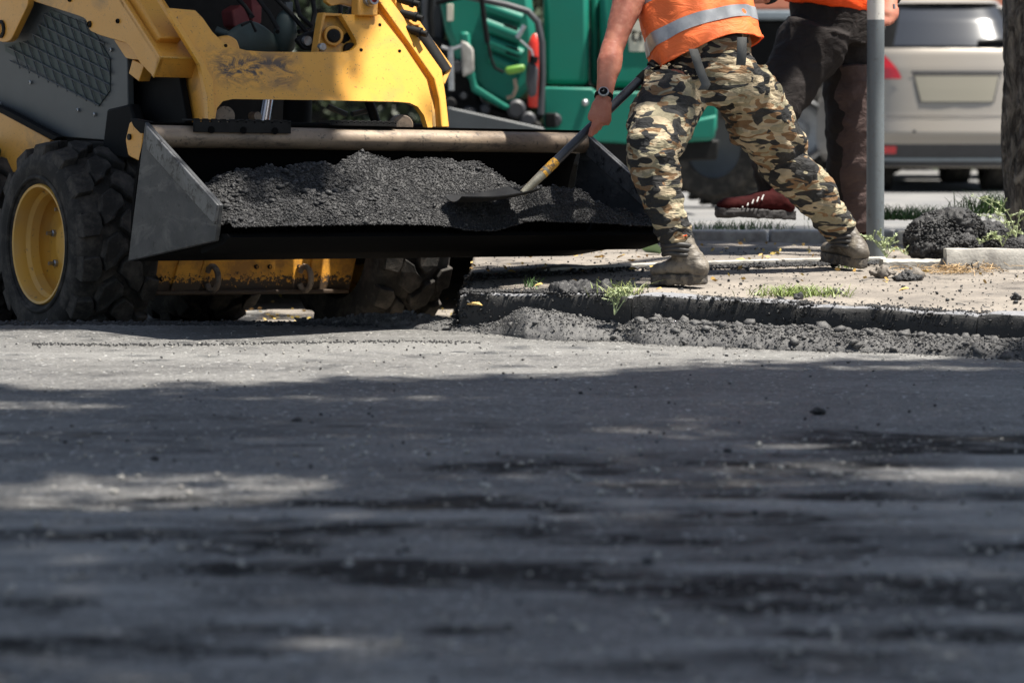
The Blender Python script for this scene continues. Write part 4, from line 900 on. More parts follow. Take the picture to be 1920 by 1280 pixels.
# the far end: put it where the picture shows the far top corner
lo_, hi_ = .6, 1.6
for _ in range(50):
    mid = (lo_ + hi_) / 2; q = MM @ Vector((mid, pA.y, pA.z)); v = q - Vector((0, 0, CAMZ)); f_ = v.dot(_F); sx = 960 + FPX * v.x / f_
    if sx < 1100: lo_ = mid
    else: hi_ = mid
XR = lo_
print('bucket', XL, XR, [tuple(round(c, 3) for c in p) for p in (pA, pB, pC, pD)], 'CY', CY, 'MT', MT[:])
bk = empty('bucket', parent=SK)
def yz(p, x): return Vector((x, p.y, p.z))
def side_plate(x, name):
    o = MB().prism([yz(pA, x), yz(pB, x), yz(pC, x), yz(pD, x)], (.018, 0, 0)).build(name, MAT['bucket'], bk, 30, .004)
side_plate(XL - .001, 'side_plate'); side_plate(XR - .018, 'side_plate')
# stiffener band welded along the sloping edge of each side plate
def between(a, b, t): return a * (1 - t) + b * t
iA = between(pA, pB, .16); 
inner = pA + (pB - pA) * .22; innerD = pD + (pC - pD) * .9
dirAD = (pD - pA).normalized(); perp = Vector((0, dirAD.z, -dirAD.y)); 
if perp.dot(pB - pA) < 0: perp = -perp
for x, t in ((XL - .012, .012), (XR - .018 - .010, .010)):
    a, d = pA + dirAD * .03, pD
    MB().prism([yz(a, x), yz(d, x), yz(d + (pC - pD) * .55, x), yz(d - dirAD * .05 + perp * .075, x), yz(a + perp * .075 + dirAD * .05, x)], (t, 0, 0)).build('edge_band', MAT['edge'], bk, 30, .003)
# shell: top rail, curved back, floor
ab = pB - pA; backn = Vector((0, -ab.z, ab.y)).normalized()
if backn.y < 0: backn = -backn
def shell(name, prof, mat, x0, x1, th=None, smooth=40, nx=40, wob=0):
    V = []; F = []; m = len(prof)
    for i in range(nx + 1):
        x = x0 + (x1 - x0) * i / nx
        for k, p in enumerate(prof): V.append((x, p[0] , p[1] + (wob * float(fbm(x * 9, k * .8, 91, 3)) if wob and k in (0, m - 1) else 0)))
    for i in range(nx):
        for k in range(m): F.append((i * m + k, i * m + (k + 1) % m, (i + 1) * m + (k + 1) % m, (i + 1) * m + k))
    F.append(tuple(range(m))[::-1]); F.append(tuple(nx * m + k for k in range(m)))
    me = bpy.data.meshes.new(name); me.from_pydata(V, [], F); me.update()
    return link(name, me, mat, bk, smooth)
in_ = .014
def Y2(p): return (p.y, p.z)
# rail: a forward-bulging folded lip, about 85 mm high
rl = []; 
for k in range(9):
    a = math.pi * (k / 8); rl.append((pA.y - .004 - .055 * math.sin(a) , pA.z - .010 - .043 + .043 * math.cos(a)))
rl += [(pA.y + .03, pA.z - .096), (pA.y + .03, pA.z - .01)]
shell('top_rail', rl, MAT['rail'], XL + .017, XR - .02)
# back wall and floor as a thick curved shell
ins = []; outs = []
for k in range(9):
    t = k / 8; p = between(pA, pB, t); bulge = .05 * math.sin(math.pi * t); ins.append((p.y + bulge - .01, p.z + .02 * t)); outs.append((p.y + bulge + .012, p.z))
insf = [(between(pB, pC, t).y, between(pB, pC, t).z + .02) for t in (.12, .4, .7, 1)]; outf = [(between(pB, pC, t).y, between(pB, pC, t).z - .006) for t in (.12, .4, .7, 1)]
prof = ins + insf + [(pC.y - .03, pC.z + .004)] + outf[::-1] + outs[::-1]
shell('shell', prof, MAT['bucketin'], XL + .018, XR - .019, wob=0)
lipd = (pC - pB).normalized()
shell('cutting_edge', [(pC.y - .05, pC.z + .030), (pC.y - .070, pC.z + .016), (pC.y - .02, pC.z - .012), (pC.y + .14, pC.z - .052), (pC.y + .14, pC.z - .035), (pC.y - .01, pC.z + .030)], MAT['bucketin'], XL + .02, XR - .02, wob=.006, nx=120)
# serrated step treads bolted on the rail
def tread(px0, px1, y0, h, fwd):
    a, b = ml(px0, y0, 'y', pA.y - fwd), ml(px1, y0, 'y', pA.y - fwd); L = b.x - a.x; n = 11; top = []
    for k in range(n):
        x = a.x + L * k / n; top += [(x, h), (x + L / n * .55, h), (x + L / n * .68, h - .013), (x + L / n * .92, h - .013)]
    zt = a.z; poly = [Vector((a.x, pA.y - fwd, zt - h))] + [Vector((x, pA.y - fwd, zt - h + z)) for x, z in top] + [Vector((b.x, pA.y - fwd, zt - h + h)), Vector((b.x, pA.y - fwd, zt - h))]
    MB().prism(poly, (0, .012, 0)).build('step_tread', MAT['dark'], bk, 30, .002)
    MB().box(((a.x + b.x) / 2, pA.y - fwd + .05, zt - .006), (L, .10, .006)).build('step_tread_top', MAT['dark'], bk, 30, .001)
    for t in (.17, .5, .83):
        if h > .04: MB().lathe([(.001, .014), (-.003, .014), (-.003, .001)], (a.x + L * t, pA.y - fwd, zt - h * .82), (0, 1, 0), 14).build('step_hole', MAT['bucketin'], bk)
tread(365, 546, 222, .052, .066); tread(622, 744, 225, .022, .035)
# ================================================================== ASPHALT LOAD: lies in the bucket, a thing of its own
BI = MI
def load_px(px, t):
    """target silhouette rows: crest of the heap at picture column px"""
    return 0
nx, ny = 520, 150
xs = np.linspace(XL + .03, XR - .03, nx); tt = np.linspace(0, 1, ny)
floor_y = pB.y - .02; lip_y = pC.y - .085
hx = np.linspace(0, 1, nx)
crest = np.interp(hx, [0, .05, .10, .20, .30, .355, .43, .52, .62, .70, .77, .84, .90, .95, 1], [.15, .215, .25, .285, .33, .31, .365, .345, .315, .285, .215, .145, .16, .14, .12])
front = np.interp(hx, [0, .12, .3, .5, .62, .72, .80, .87, .91, 1], [.06, .11, .14, .125, .13, .20, .19, .12, .06, .04])
Xb = np.repeat(xs[None], ny, 0); Tb = np.repeat(tt[:, None], nx, 1)
Yb = floor_y + (lip_y - floor_y) * Tb
base = pB.z + .02 + (pC.z + .035 - pB.z - .02) * Tb
H = crest[None] * np.exp(-((Tb - .36) / .30) ** 2) * np.clip(Tb * 9, .35, 1) + front[None] * np.exp(-((Tb - .80) / .17) ** 2) * .75
H *= np.clip((1.03 - Tb) / .09, 0, 1) ** .6; H += .012 * (Tb > .9)
H += (.050 * fbm(Xb * 4.5, Yb * 4.5, 95, 3) + .028 * fbm(Xb * 14, Yb * 14, 96, 4) + .006 * np.abs(fbm(Xb * 45, Yb * 45, 97, 2))) * np.clip((1 - Tb) * 6, 0, 1)
bl_ = MI @ Vector(at(905, 374, 11.28)); H -= .03 * np.exp(-(((Xb - bl_.x) / .16) ** 2 + ((Yb - bl_.y) / .10) ** 2)); H += .040 * np.exp(-(((Xb - bl_.x - .02) / .15) ** 2 + ((Yb - bl_.y + .13) / .06) ** 2)); H += .035 * np.exp(-(((Xb - bl_.x - .22) / .10) ** 2 + ((Yb - bl_.y + .10) / .08) ** 2))
Zb = base + np.maximum(H, 0.002)
R3 = np.array(MM.to_3x3()); T3 = np.array(MT)
Vw = np.stack([Xb, Yb, Zb], -1) @ R3.T + T3
heap = grid('asphalt_load', Vw[..., 0], Vw[..., 1], Vw[..., 2], MAT['mix']); tag(heap, 'heap of black hot asphalt mix filling the loader bucket', 'asphalt mix', kind='stuff')
P = []; S = []
ii = RNG.integers(0, nx, 85000); jj = RNG.integers(0, ny, 85000); q = Vw[jj, ii]
s = np.where(RNG.random(85000) < np.where(ii < nx * .35, .972, .993), RNG.uniform(.0017, .0040, 85000), RNG.uniform(.004, .012, 85000)); left = (ii < nx * .35); s = s * np.where(left & (RNG.random(85000) < .12), 1.6, 1)
P = q + np.stack([RNG.normal(0, .002, 85000)] * 3, -1) + np.array([0, 0, 1]) * (s * .3)[:, None]
lg = rocks('load_granules', P, s, MAT['mix'], None, .5); lg.parent = heap; lg['kind'] = 'stuff'
def heap_top(px, t):
    """world point on the load surface at picture column px"""
    best = min(range(nx), key=lambda i: abs(960 + FPX * (Vw[int(t * (ny - 1)), i, 0]) / Vw[int(t * (ny - 1)), i, 1] - px)); return Vector(Vw[int(t * (ny - 1)), best])
# ================================================================== SHOVEL
SB = Vector(at(985, 358, 11.38)); ST = Vector(at(1222, 128, 11.62)); shd = (ST - SB).normalized()
sh = tag(empty('shovel', loc=(0, 0, 0)), 'long handled shovel pushed into the asphalt heap by the camouflage worker', 'shovel')
L = (ST - SB).length
def on(t): return SB + (ST - SB) * t
MB().tube([on(.14), on(.3), on(.6), on(1.02)], [.0175, .0185, .0185, .018], 18).build('shaft', MAT['shaft'], sh, 60)
MB().tube([on(-.02), on(.05), on(.15), on(.17)], [.014, .017, .0195, .020], 18).build('socket', MAT['chipmetal'], sh, 60)
MB().tube([on(.135), on(.19), on(.225), on(.24)], [.0195, .0197, .0195, .0189], 18).build('yellow_wrap', MAT['tapeyellow'], sh, 60)
MB().tube([on(.90), on(.955)], .0195, 18).build('label_wrap', MAT['black'], sh, 60)
MB().tube([on(1.0), on(1.03)], .026, 18).build('grip_collar', MAT['black'], sh, 60)
A0 = Vector(at(985, 361, 11.38)); A1 = Vector(at(850, 378, 11.22)); bd = (A1 - A0); sd = bd.cross(Vector((0, 0, 1))).normalized(); up = sd.cross(bd.normalized()); V = []; F = []; n1, n2 = 10, 10
if up.z < 0: up = -up
for lay in (0, 1):
    for i in range(n1 + 1):
        t = i / n1; wv = .125 * (1 - max(0, t - .7) ** 2 * 5)
        for k in range(n2 + 1):
            c = k / n2 * 2 - 1; V.append(A0 + bd * t + sd * (c * wv) + up * (.022 * c * c + .018 * math.sin(math.pi * t) * -.6 - .004 * lay))
m = n2 + 1; o2 = (n1 + 1) * m
for i in range(n1):
    for k in range(n2):
        F.append((i * m + k, i * m + k + 1, (i + 1) * m + k + 1, (i + 1) * m + k)); F.append((o2 + i * m + k, o2 + (i + 1) * m + k, o2 + (i + 1) * m + k + 1, o2 + i * m + k + 1))
for i in range(n1): F.append((i * m, (i + 1) * m, o2 + (i + 1) * m, o2 + i * m)); F.append((i * m + n2, o2 + i * m + n2, o2 + (i + 1) * m + n2, (i + 1) * m + n2))
for k in range(n2): F.append((k, o2 + k, o2 + k + 1, k + 1)); F.append((n1 * m + k, n1 * m + k + 1, o2 + n1 * m + k + 1, o2 + n1 * m + k))
me = bpy.data.meshes.new('blade'); me.from_pydata(V, [], F); me.update(); link('blade', me, MAT['dark'], sh, 40)
# ================================================================== PEOPLE
def pt(t): return Vector(at(*t))
def hand(mb, wrist, grip, axis, palm_n, s=1.0, mir=1):
    """a fist round a bar: wrist point, grip centre on the bar, bar direction, direction the palm side faces"""
    axis = axis.normalized(); f = (grip - wrist).normalized(); n = palm_n.normalized()
    k = f.cross(axis)
    mb.loft([(wrist, .027 * s, .021 * s), (wrist + f * .03 * s, .036 * s, .021 * s), (wrist + f * .065 * s, .043 * s, .020 * s), (wrist + f * .085 * s, .038 * s, .016 * s)], n=16, sub=4, ref=axis)
    kn = wrist + f * .085 * s
    for i, (off, ln) in enumerate(((.030, .92), (.0105, 1.0), (-.0095, .96), (-.029, .82))):
        a = kn + axis * off * s - n * .004; r = .0098 * s * (1 if i < 3 else .88)
        p1 = a + (f * .022 + n * .014) * s * ln; p2 = a + (f * .018 + n * .042) * s * ln; p3 = a + (-f * .006 + n * .048) * s * ln; p4 = a + (-f * .020 + n * .034) * s * ln
        mb.tube([a - f * .02 * s, a, p1, p2, p3, p4], [r * 1.05, r * 1.1, r * 1.08, r, r * .95, r * .7], 10)
    t0 = wrist + f * .035 * s + axis * .032 * s + n * .008 * s
    mb.tube([t0, t0 + (axis * .014 + n * .022 + f * .014) * s, t0 + (axis * .008 + n * .042 + f * .028) * s, t0 + (-axis * .008 + n * .050 + f * .038) * s], [.016 * s, .0135 * s, .012 * s, .0085 * s], 10)
def boot(name, heel, toe, hgt, ankle, parent, mat, sole, wid=.05, soleh=.028, vox=.006):
    """heel and toe are points on the ground line; ankle is the top centre"""
    heel = Vector(heel); toe = Vector(toe); d = toe - heel; L = d.length; d.normalize(); up = Vector((0, 0, 1)); up = (up - d * up.dot(d)).normalized(); s = d.cross(up).normalized(); an = Vector(ankle)
    mb = MB(); k = lambda a, u: heel + d * (a * L) + up * u
    mb.loft([(k(.04, soleh + .03), wid * .62, .030), (k(.18, soleh + .045), wid * .82, .050), (k(.42, soleh + .045), wid * .82, .050), (k(.66, soleh + .032), wid * 1.0, .036), (k(.88, soleh + .026), wid * .92, .030), (k(1.0, soleh + .018), wid * .5, .016)], n=22, sub=5, ref=s)
    c0 = k(.26, soleh + .05)
    mb.loft([(c0, wid * .80, .062), (c0 * .55 + an * .45 , wid * .84, .055), (c0 * .2 + an * .8, wid * .95, .055), (an, wid * 1.0, .058)], n=22, sub=6, ref=s, fold=lambda t, g: .04 * math.sin(t * 9 + 1.5 * math.sin(g)))
    mb.ball(k(.12, soleh + .035), (.045, .045, .045))
    o = mb.build(name, mat, parent, 180); organic(o, vox, 3, [(.03, .010, 'CLOUDS')])
    out = []
    for i in range(22):
        a = 2 * math.pi * i / 22; ca, sa = math.cos(a), math.sin(a); t = .5 + .53 * ca; wv = wid * (1.12 if t > .5 else .95) * (1 - .12 * math.exp(-((t - .38) / .12) ** 2)) * abs(sa) ** .8 * (1 if sa > 0 else -1); out.append(heel + d * (t * L) + s * wv + up * .001)
    so = MB().prism([p - d * 0 for p in out], up * (soleh + .012)).build('sole', sole, o, 30); organic(so, .0045, 1, [(.03, .014, 'CLOUDS')]); return o
# ---------------------------------------------------------------- worker in camouflage trousers
P1 = tag(empty('person', loc=(0, 0, 0)), 'person in camouflage trousers and orange reflective vest, back turned, shovelling from the bucket', 'person')
lh, lk, la = pt((1268, 165, 11.62)), pt((1224, 292, 11.25)), pt((1272, 470, 11.20))
rh, rk, ra = pt((1392, 160, 11.80)), pt((1462, 292, 11.98)), pt((1585, 452, 12.14))
pel = pt((1328, 120, 11.70)); ch = pt((1275, -70, 11.85)); nk = pt((1215, -190, 11.95)); hd = pt((1180, -255, 12.0))
ls, le, lw = pt((1205, -75, 11.78)), pt((1148, 92, 11.58)), pt((1131, 186, 11.47)); grip = on(.50)
rs, re_, rw = pt((1375, -110, 11.95)), pt((1330, 30, 12.15)), pt((1262, 118, 11.95)); grip2 = on(.97)
mb = MB()
mb.loft([(pel + Vector((0, 0, -.10)), .14, .10), (pel, .16, .12), ((pel + ch) / 2, .145, .11), (ch, .18, .12), (nk + Vector((0.02, 0, -.03)), .09, .08)], ref=(1, 0, 0))
mb.loft([(nk + Vector((.02, 0, -.06)), .065, .065), (nk, .06, .06), (hd, .06, .06)], sub=4)
mb.ball(hd + Vector((-.02, 0, .06)), (.078, .095, .115)); mb.ball(hd + Vector((-.03, .085, .04)), (.014, .03, .022))   # skull and nose, looking away
for s_ in (-1, 1): mb.ball(hd + Vector((-.02 + s_ * .08, 0, .05)), (.012, .022, .032))
for (h, k, a, toe) in ((lh, lk, la, Vector((-.1, .06, -.06))), (rh, rk, ra, Vector((-.09, .08, -.05)))):
    mb.loft([(h, .09, .09), ((h + k) / 2, .075, .078), (k, .055, .058), (k * .6 + a * .4, .052, .055), (a, .036, .04)])
mb.loft([(ls, .070, .070), (ls * .6 + le * .4, .064, .066), (ls * .15 + le * .85, .047, .052), (le, .045, .049), (le * .74 + lw * .26, .050, .052), (le * .3 + lw * .7, .036, .036), (lw, .032, .027)], ref=(1, 0, 0), sub=8)
hand(mb, lw, pt((1122, 232, 11.445)), shd, Vector((-.15, .95, -.25)), 1.15)
mb.loft([(rs, .062, .062), (rs * .6 + re_ * .4, .052, .052), (re_, .044, .044), (re_ * .7 + rw * .3, .044, .044), (rw, .028, .023)], ref=(0, 1, 0))
hand(mb, rw, grip2, shd, Vector((0, -.6, -.6)), 1.05)
body = mb.build('body', MAT['skin'], P1, 180); organic(body, .004, 2, [(.05, .006, 'CLOUDS')])
hm = MB().ball(hd + Vector((-.018, -.012, .075)), (.084, .098, .108), 20); o = hm.build('hair', MAT['hair'], P1, 180)
# trousers
def wr(t, g): return .03 * math.sin(t * 7 + 2 * math.sin(g)) + .02 * math.sin(t * 17 + g * 2) + max(0, t - 4.5) * .022 * math.sin(t * 22 + 1.2 * math.sin(g + 1))
mb = MB()
wst = pel + Vector((.0, .0, .045))
mb.loft([(wst + Vector((-.01, 0, .05)), .165, .13), (wst, .178, .14), (pel + Vector((.0, 0, -.04)), .225, .165), (pel + Vector((-.002, 0, -.12)), .235, .165), (pel + Vector((0, 0, -.17)), .19, .14)], n=36, ref=(1, 0, 0))
mb.loft([(lh + Vector((.015, 0, .06)), .12, .14), (lh, .140, .15), (pt((1240, 232, 11.45)), .135, .138), (lk + Vector((0, 0, .03)), .108, .115), (lk + Vector((.0, 0, -.03)), .100, .105), (pt((1236, 352, 11.22)), .091, .096), (pt((1250, 400, 11.2)), .074, .082), (pt((1262, 428, 11.2)), .074, .082), (pt((1270, 448, 11.2)), .067, .075), (pt((1272, 458, 11.2)), .060, .066)], n=32, ref=(1, 0, 0), fold=wr)
mb.loft([(rh + Vector((-.015, 0, .06)), .12, .14), (rh, .135, .15), (pt((1428, 228, 11.88)), .138, .135), (rk + Vector((0, 0, .03)), .122, .115), (rk + Vector((.02, 0, -.03)), .112, .105), (pt((1512, 350, 12.03)), .098, .096), (pt((1548, 393, 12.09)), .082, .084), (pt((1562, 412, 12.12)), .080, .084), (pt((1574, 430, 12.13)), .072, .078), (pt((1580, 440, 12.13)), .066, .07)], n=32, ref=(1, 0, 0), fold=wr)
mb.ball(pt((1392, 168, 11.72)), (.10, .10, .115)); mb.ball(pt((1285, 172, 11.62)), (.10, .10, .115))
tr = mb.build('trousers', MAT['camo'], P1, 180); organic(tr, .006, 4, [(.12, .030, 'HARD'), (.05, .008, 'CLOUDS')])
# hem rolls
# vest
vb = pt((1318, 103, 11.70)); vax = [vb, pt((1305, 40, 11.74)), pt((1285, -30, 11.80)), pt((1262, -105, 11.88)), pt((1240, -165, 11.93))]
V = []; F = []; n = 72; rx = [.236, .230, .218, .20, .13]; ry = [.165, .165, .16, .14, .10]; rings = []
tilt = [Vector((-.27, .20, 1)), Vector((-.30, .26, 1)), Vector((-.28, .28, 1)), Vector((-.25, .25, 1)), Vector((-.2, .2, 1))]
def vest_ring(t, off=0.0, gg=None):
    f = t * 4; i = min(int(f), 3); u = f - i; c = vax[i] * (1 - u) + vax[i + 1] * u; a = rx[i] * (1 - u) + rx[i + 1] * u; b = ry[i] * (1 - u) + ry[i + 1] * u; tl = (tilt[i] * (1 - u) + tilt[i + 1] * u).normalized()
    ux = (Vector((1, 0, 0)) - tl * tl.x).normalized(); uy = tl.cross(ux).normalized(); out = []
    for k in range(n):
        g = 2 * math.pi * k / n; w_ = 1 + .035 * math.sin(3 * g + 1 + t * 2) + .022 * math.sin(7 * g + t * 5) + .012 * math.sin(13 * g + 2)
        p = c + ux * math.cos(g) * (a * w_ + off) + uy * math.sin(g) * (b * w_ + off)
        if t < .3:    # the hem droops on the side of the digging arm
            e = (1 - t / .3); drop = .030 * max(0, -math.cos(g)) ** 2.2 * e; p = p - Vector((0, 0, drop)) - Vector((-.03, 0, 0)) * e * max(0, -math.cos(g))
            p += Vector((0, 0, .034)) * e * max(0, -math.sin(g)) ** 1 * max(0, math.cos(g) * .6 + .4)
        p += Vector((0, 0, .006 * math.sin(5 * g + 1) * (1 if t < .05 else 0)))
        out.append(p)
    return out
m = 34
for i in range(m): V += vest_ring(i / (m - 1))
for i in range(m - 1):
    for k in range(n): F.append((i * n + k, i * n + (k + 1) % n, (i + 1) * n + (k + 1) % n, (i + 1) * n + k))
me = bpy.data.meshes.new('safety_vest'); me.from_pydata(V, [], F); me.update(); vest = link('safety_vest', me, MAT['orange'], P1, 180)
so = vest.modifiers.new('thickness', 'SOLIDIFY'); so.thickness = .006; so.offset = -1
t_ = bpy.data.textures.new('vest_folds', 'CLOUDS'); t_.noise_scale = .09; t_.noise_depth = 2; dm = vest.modifiers.new('folds', 'DISPLACE'); dm.texture = t_; dm.strength = .018; dm.texture_coords = 'LOCAL'
sb_ = vest.modifiers.new('subsurf', 'SUBSURF'); sb_.levels = 1; sb_.render_levels = 1
def band(name, t0, t1, mat, off=.004):
    V = []; F = []; m = 5
    for i in range(m): V += vest_ring(t0 + (t1 - t0) * i / (m - 1), off)
    for i in range(m - 1):
        for k in range(n): F.append((i * n + k, i * n + (k + 1) % n, (i + 1) * n + (k + 1) % n, (i + 1) * n + k))
    me = bpy.data.meshes.new(name); me.from_pydata(V, [], F); me.update(); o = link(name, me, mat, vest, 180)
    dm = o.modifiers.new('folds', 'DISPLACE'); dm.texture = t_; dm.strength = .018; dm.texture_coords = 'LOCAL'; sb_ = o.modifiers.new('subsurf', 'SUBSURF'); sb_.levels = 1; sb_.render_levels = 1
    return o
band('reflective_band', .135, .225, MAT['tape']); band('reflective_band', .40, .50, MAT['tape']); band('hem_piping', -.0, .016, MAT['orange'], .004)
def strap(pts, wid, Y, nm='hanging_strap'):
    mb = MB(); c = [pt((x, y, Y + dy)) for x, y, dy in pts]; L = []; R = []
    for p in c: L.append(p - Vector((wid / 2, 0, 0))); R.append(p + Vector((wid / 2, 0, 0)))
    V = L + R; m = len(c); F = [(i, i + 1, m + i + 1, m + i) for i in range(m - 1)]; me = bpy.data.meshes.new(nm); me.from_pydata(V, [], F); me.update(); o = link(nm, me, MAT['strap'], P1, 60)
    s_ = o.modifiers.new('thickness', 'SOLIDIFY'); s_.thickness = .004; return o
strap([(1300, 92, -.01), (1308, 118, -.035), (1316, 140, -.055), (1324, 158, -.075), (1318, 168, -.085)], .036, 11.52)
strap([(1391, 70, -.01), (1391, 96, -.035), (1389, 122, -.06)], .038, 11.52)
# boots
b = boot('boot', pt((1322, 533, 11.14)), pt((1226, 534, 11.27)), .2, pt((1273, 452, 11.2)), P1, MAT['boot'], MAT['sole'], .054)
b = boot('boot', pt((1618, 503, 12.04)), pt((1549, 487, 12.30)), .2, pt((1582, 436, 12.13)), P1, MAT['boot'], MAT['sole'], .054)
for (cx_, cy_, Y_) in ((1272, 455, 11.2), (1583, 440, 12.13)):
    for q_ in range(3):
        c_ = pt((cx_ + q_ * 1.0, cy_ + 4 + q_ * 8, Y_)); ring_ = [c_ + Vector((.060 * math.cos(t_), .060 * math.sin(t_), .004 * math.sin(3 * t_ + q_))) for t_ in np.linspace(0, 2 * math.pi, 25)]
        MB().tube(ring_, .0105, 8, False).build('boot_collar', MAT['collar'], P1, 180)
MB().tube([pt((1262, 449, 11.145)), pt((1275, 444, 11.14)), pt((1288, 441, 11.14))], .0022, 6).build('orange_boot_trim', MAT['orange2'], P1)
# wristwatch
wd = (lw - le).normalized(); wc = lw - wd * .012; u_, v_ = frame(wd); fr = Vector((-.1, -1, .1)); fr = (fr - wd * fr.dot(wd)).normalized(); sd_ = wd.cross(fr)
pts = [wc + (fr * math.cos(a) * .029 + sd_ * math.sin(a) * .034) for a in np.linspace(0, 2 * math.pi, 25)]
mbw = MB(); mb2 = MB()
for s_ in (-.006, -.002, .002, .006): mb2.tube([p + wd * s_ for p in pts], .0032, 6, False)
wt = mb2.build('wristwatch', MAT['black'], P1, 60); c_ = wc + fr * .032
mbw.lathe([(0, .021), (.008, .021), (.011, .018), (.011, .016)], c_, fr, 28).build('bezel', MAT['zinc'], wt, 30)
MB().lathe([(.0, .016), (.009, .016), (.009, .0005)], c_, fr, 24).build('dial', MAT['black'], wt, 30)
MB().box(c_ + fr * .010 + wd * -.004, (.0016, .0016, .010)).box(c_ + fr * .010 + sd_ * .003, (.008, .0016, .0016)).build('watch_hands', MAT['white'], wt)
# ---------------------------------------------------------------- second worker, striding behind the pole
P2 = tag(empty('person', loc=(0, 0, 0)), 'person in dark trousers and red trainers, striding behind the grey pole', 'person')
pel2 = pt((1558, 15, 13.35)); ch2 = pt((1560, -170, 13.35)); nk2 = pt((1555, -270, 13.35)); hd2 = pt((1550, -320, 13.33))
h1, k1, a1 = pt((1525, 70, 13.25)), pt((1458, 205, 13.05)), pt((1455, 352, 13.15))
h2, k2, a2 = pt((1592, 80, 13.5)), pt((1592, 250, 13.45)), pt((1602, 438, 13.5))
mb = MB()
mb.loft([(pel2, .15, .11), ((pel2 + ch2) / 2, .14, .11), (ch2, .19, .12), (nk2, .08, .08)], ref=(1, 0, 0)); mb.loft([(nk2, .06, .06), (hd2, .055, .055)], sub=4); mb.ball(hd2 + Vector((0, 0, .08)), (.078, .095, .115)); mb.ball(hd2 + Vector((-.085, .0, .06)), (.03, .014, .022))
for s_ in (-1, 1): mb.ball(hd2 + Vector((0, s_ * .08, .07)), (.022, .012, .032))
for (h, k, a) in ((h1, k1, a1), (h2, k2, a2)): mb.loft([(h, .08, .08), (k, .055, .055), (a, .036, .04), (a + Vector((-.02, 0, -.06)), .034, .04)])
s2, e2, w2 = pt((1500, -190, 13.2)), pt((1500, -50, 13.1)), pt((1430, -2, 12.95)); mb.loft([(s2, .06, .06), (e2, .045, .045), (w2, .03, .025)]); hand(mb, w2, w2 + Vector((-.085, 0, .0)), Vector((0, 1, .2)), Vector((0, 0, -1)), 1.05)
s3, e3, w3 = pt((1625, -190, 13.5)), pt((1665, -60, 13.45)), pt((1672, 2, 13.3)); mb.loft([(s3, .06, .06), (e3, .045, .045), (w3, .03, .025)]); hand(mb, w3, w3 + Vector((-.03, -.04, -.06)), Vector((1, 0, 0)), Vector((-.4, -.3, -.8)), 1.05)
o = mb.build('body', MAT['skin'], P2, 180); organic(o, .007, 3, [])
MB().ball(hd2 + Vector((.01, 0, .095)), (.086, .098, .105), 20).build('hair', MAT['hair'], P2, 180)
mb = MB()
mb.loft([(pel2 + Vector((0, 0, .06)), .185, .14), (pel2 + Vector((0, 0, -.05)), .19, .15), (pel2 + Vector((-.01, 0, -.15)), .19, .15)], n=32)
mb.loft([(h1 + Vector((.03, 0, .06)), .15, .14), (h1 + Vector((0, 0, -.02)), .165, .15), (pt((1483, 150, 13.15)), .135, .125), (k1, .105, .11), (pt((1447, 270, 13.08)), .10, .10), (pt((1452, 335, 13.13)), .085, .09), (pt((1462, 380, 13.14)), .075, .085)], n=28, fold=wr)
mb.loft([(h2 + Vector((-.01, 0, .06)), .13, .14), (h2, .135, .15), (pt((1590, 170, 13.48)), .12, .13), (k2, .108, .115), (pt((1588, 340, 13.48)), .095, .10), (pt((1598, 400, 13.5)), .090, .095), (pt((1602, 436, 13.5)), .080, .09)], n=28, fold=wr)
o = mb.build('trousers', MAT['shadetr'], P2, 180); organic(o, .009, 4, [(.16, .022, 'HARD')])  # black cloth stands in for shade on the brown trousers
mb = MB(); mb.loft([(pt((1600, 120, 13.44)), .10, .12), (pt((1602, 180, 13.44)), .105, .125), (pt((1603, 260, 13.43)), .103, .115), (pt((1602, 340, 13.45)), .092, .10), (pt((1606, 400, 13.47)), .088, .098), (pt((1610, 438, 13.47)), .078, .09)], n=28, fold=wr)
o = mb.build('sunlit_trouser_leg', MAT['brown'], P2, 180); organic(o, .008, 4, [(.14, .02, 'HARD')])  # sunlit part of the same trousers, as a separate brown piece
# the vest and jacket hem
mb = MB(); mb.loft([(pt((1553, 14, 13.35)) + Vector((0, 0, 0)), .200, .15), (pt((1555, -10, 13.35)), .205, .16), (pt((1558, -130, 13.35)), .21, .15), (pt((1556, -215, 13.35)), .15, .12)], n=40, ref=(1, 0, 0), fold=lambda t, g: .03 * math.sin(4 * g + 1))
o = mb.build('safety_vest', MAT['orange2'], P2, 180); organic(o, .009, 3, [(.08, .02, 'CLOUDS')])
mb = MB(); mb.loft([(w2 + (e2 - w2) * .05, .045, .04), (w2 * .4 + e2 * .6, .058, .055), (e2, .062, .06), (s2 * .8 + e2 * .2, .07, .07)]); mb.loft([(w3 + (e3 - w3) * .05, .045, .04), (e3, .06, .06), (s3 * .8 + e3 * .2, .07, .07)])
o = mb.build('black_sleeves', MAT['blackcloth'], P2, 180); organic(o, .009, 2, [(.06, .02, 'CLOUDS')])
zp = pt((1676, 8, 13.2)); MB().tube([zp, zp + Vector((.002, 0, -.022))], .006, 8).build('zip_pull', MAT['zinc'], P2)
b = boot('red_trainer', pt((1488, 412, 13.05)), pt((1345, 405, 12.93)), .1, pt((1468, 368, 13.14)), P2, MAT['shoe_red'], MAT['shoe_dark'], .05, .026, .007)
mbt = MB(); mbt.loft([(pt((1400, 396, 12.96)), .046, .022), (pt((1368, 398, 12.95)), .05, .026), (pt((1345, 401, 12.93)), .03, .018)], ref=(0, 1, 0)); mbt.build('toe_cap', MAT['shoe_dark'], b, 180)
for i in range(6):
    x = 1383 + i * 9; y = 386 - i * 3.6; MB().tube([pt((x, y + 7, 12.91)), pt((x + 3, y - 1, 12.945)), pt((x + 5, y - 3, 13.0))], .0034, 6).build('lace', MAT['white'], b)
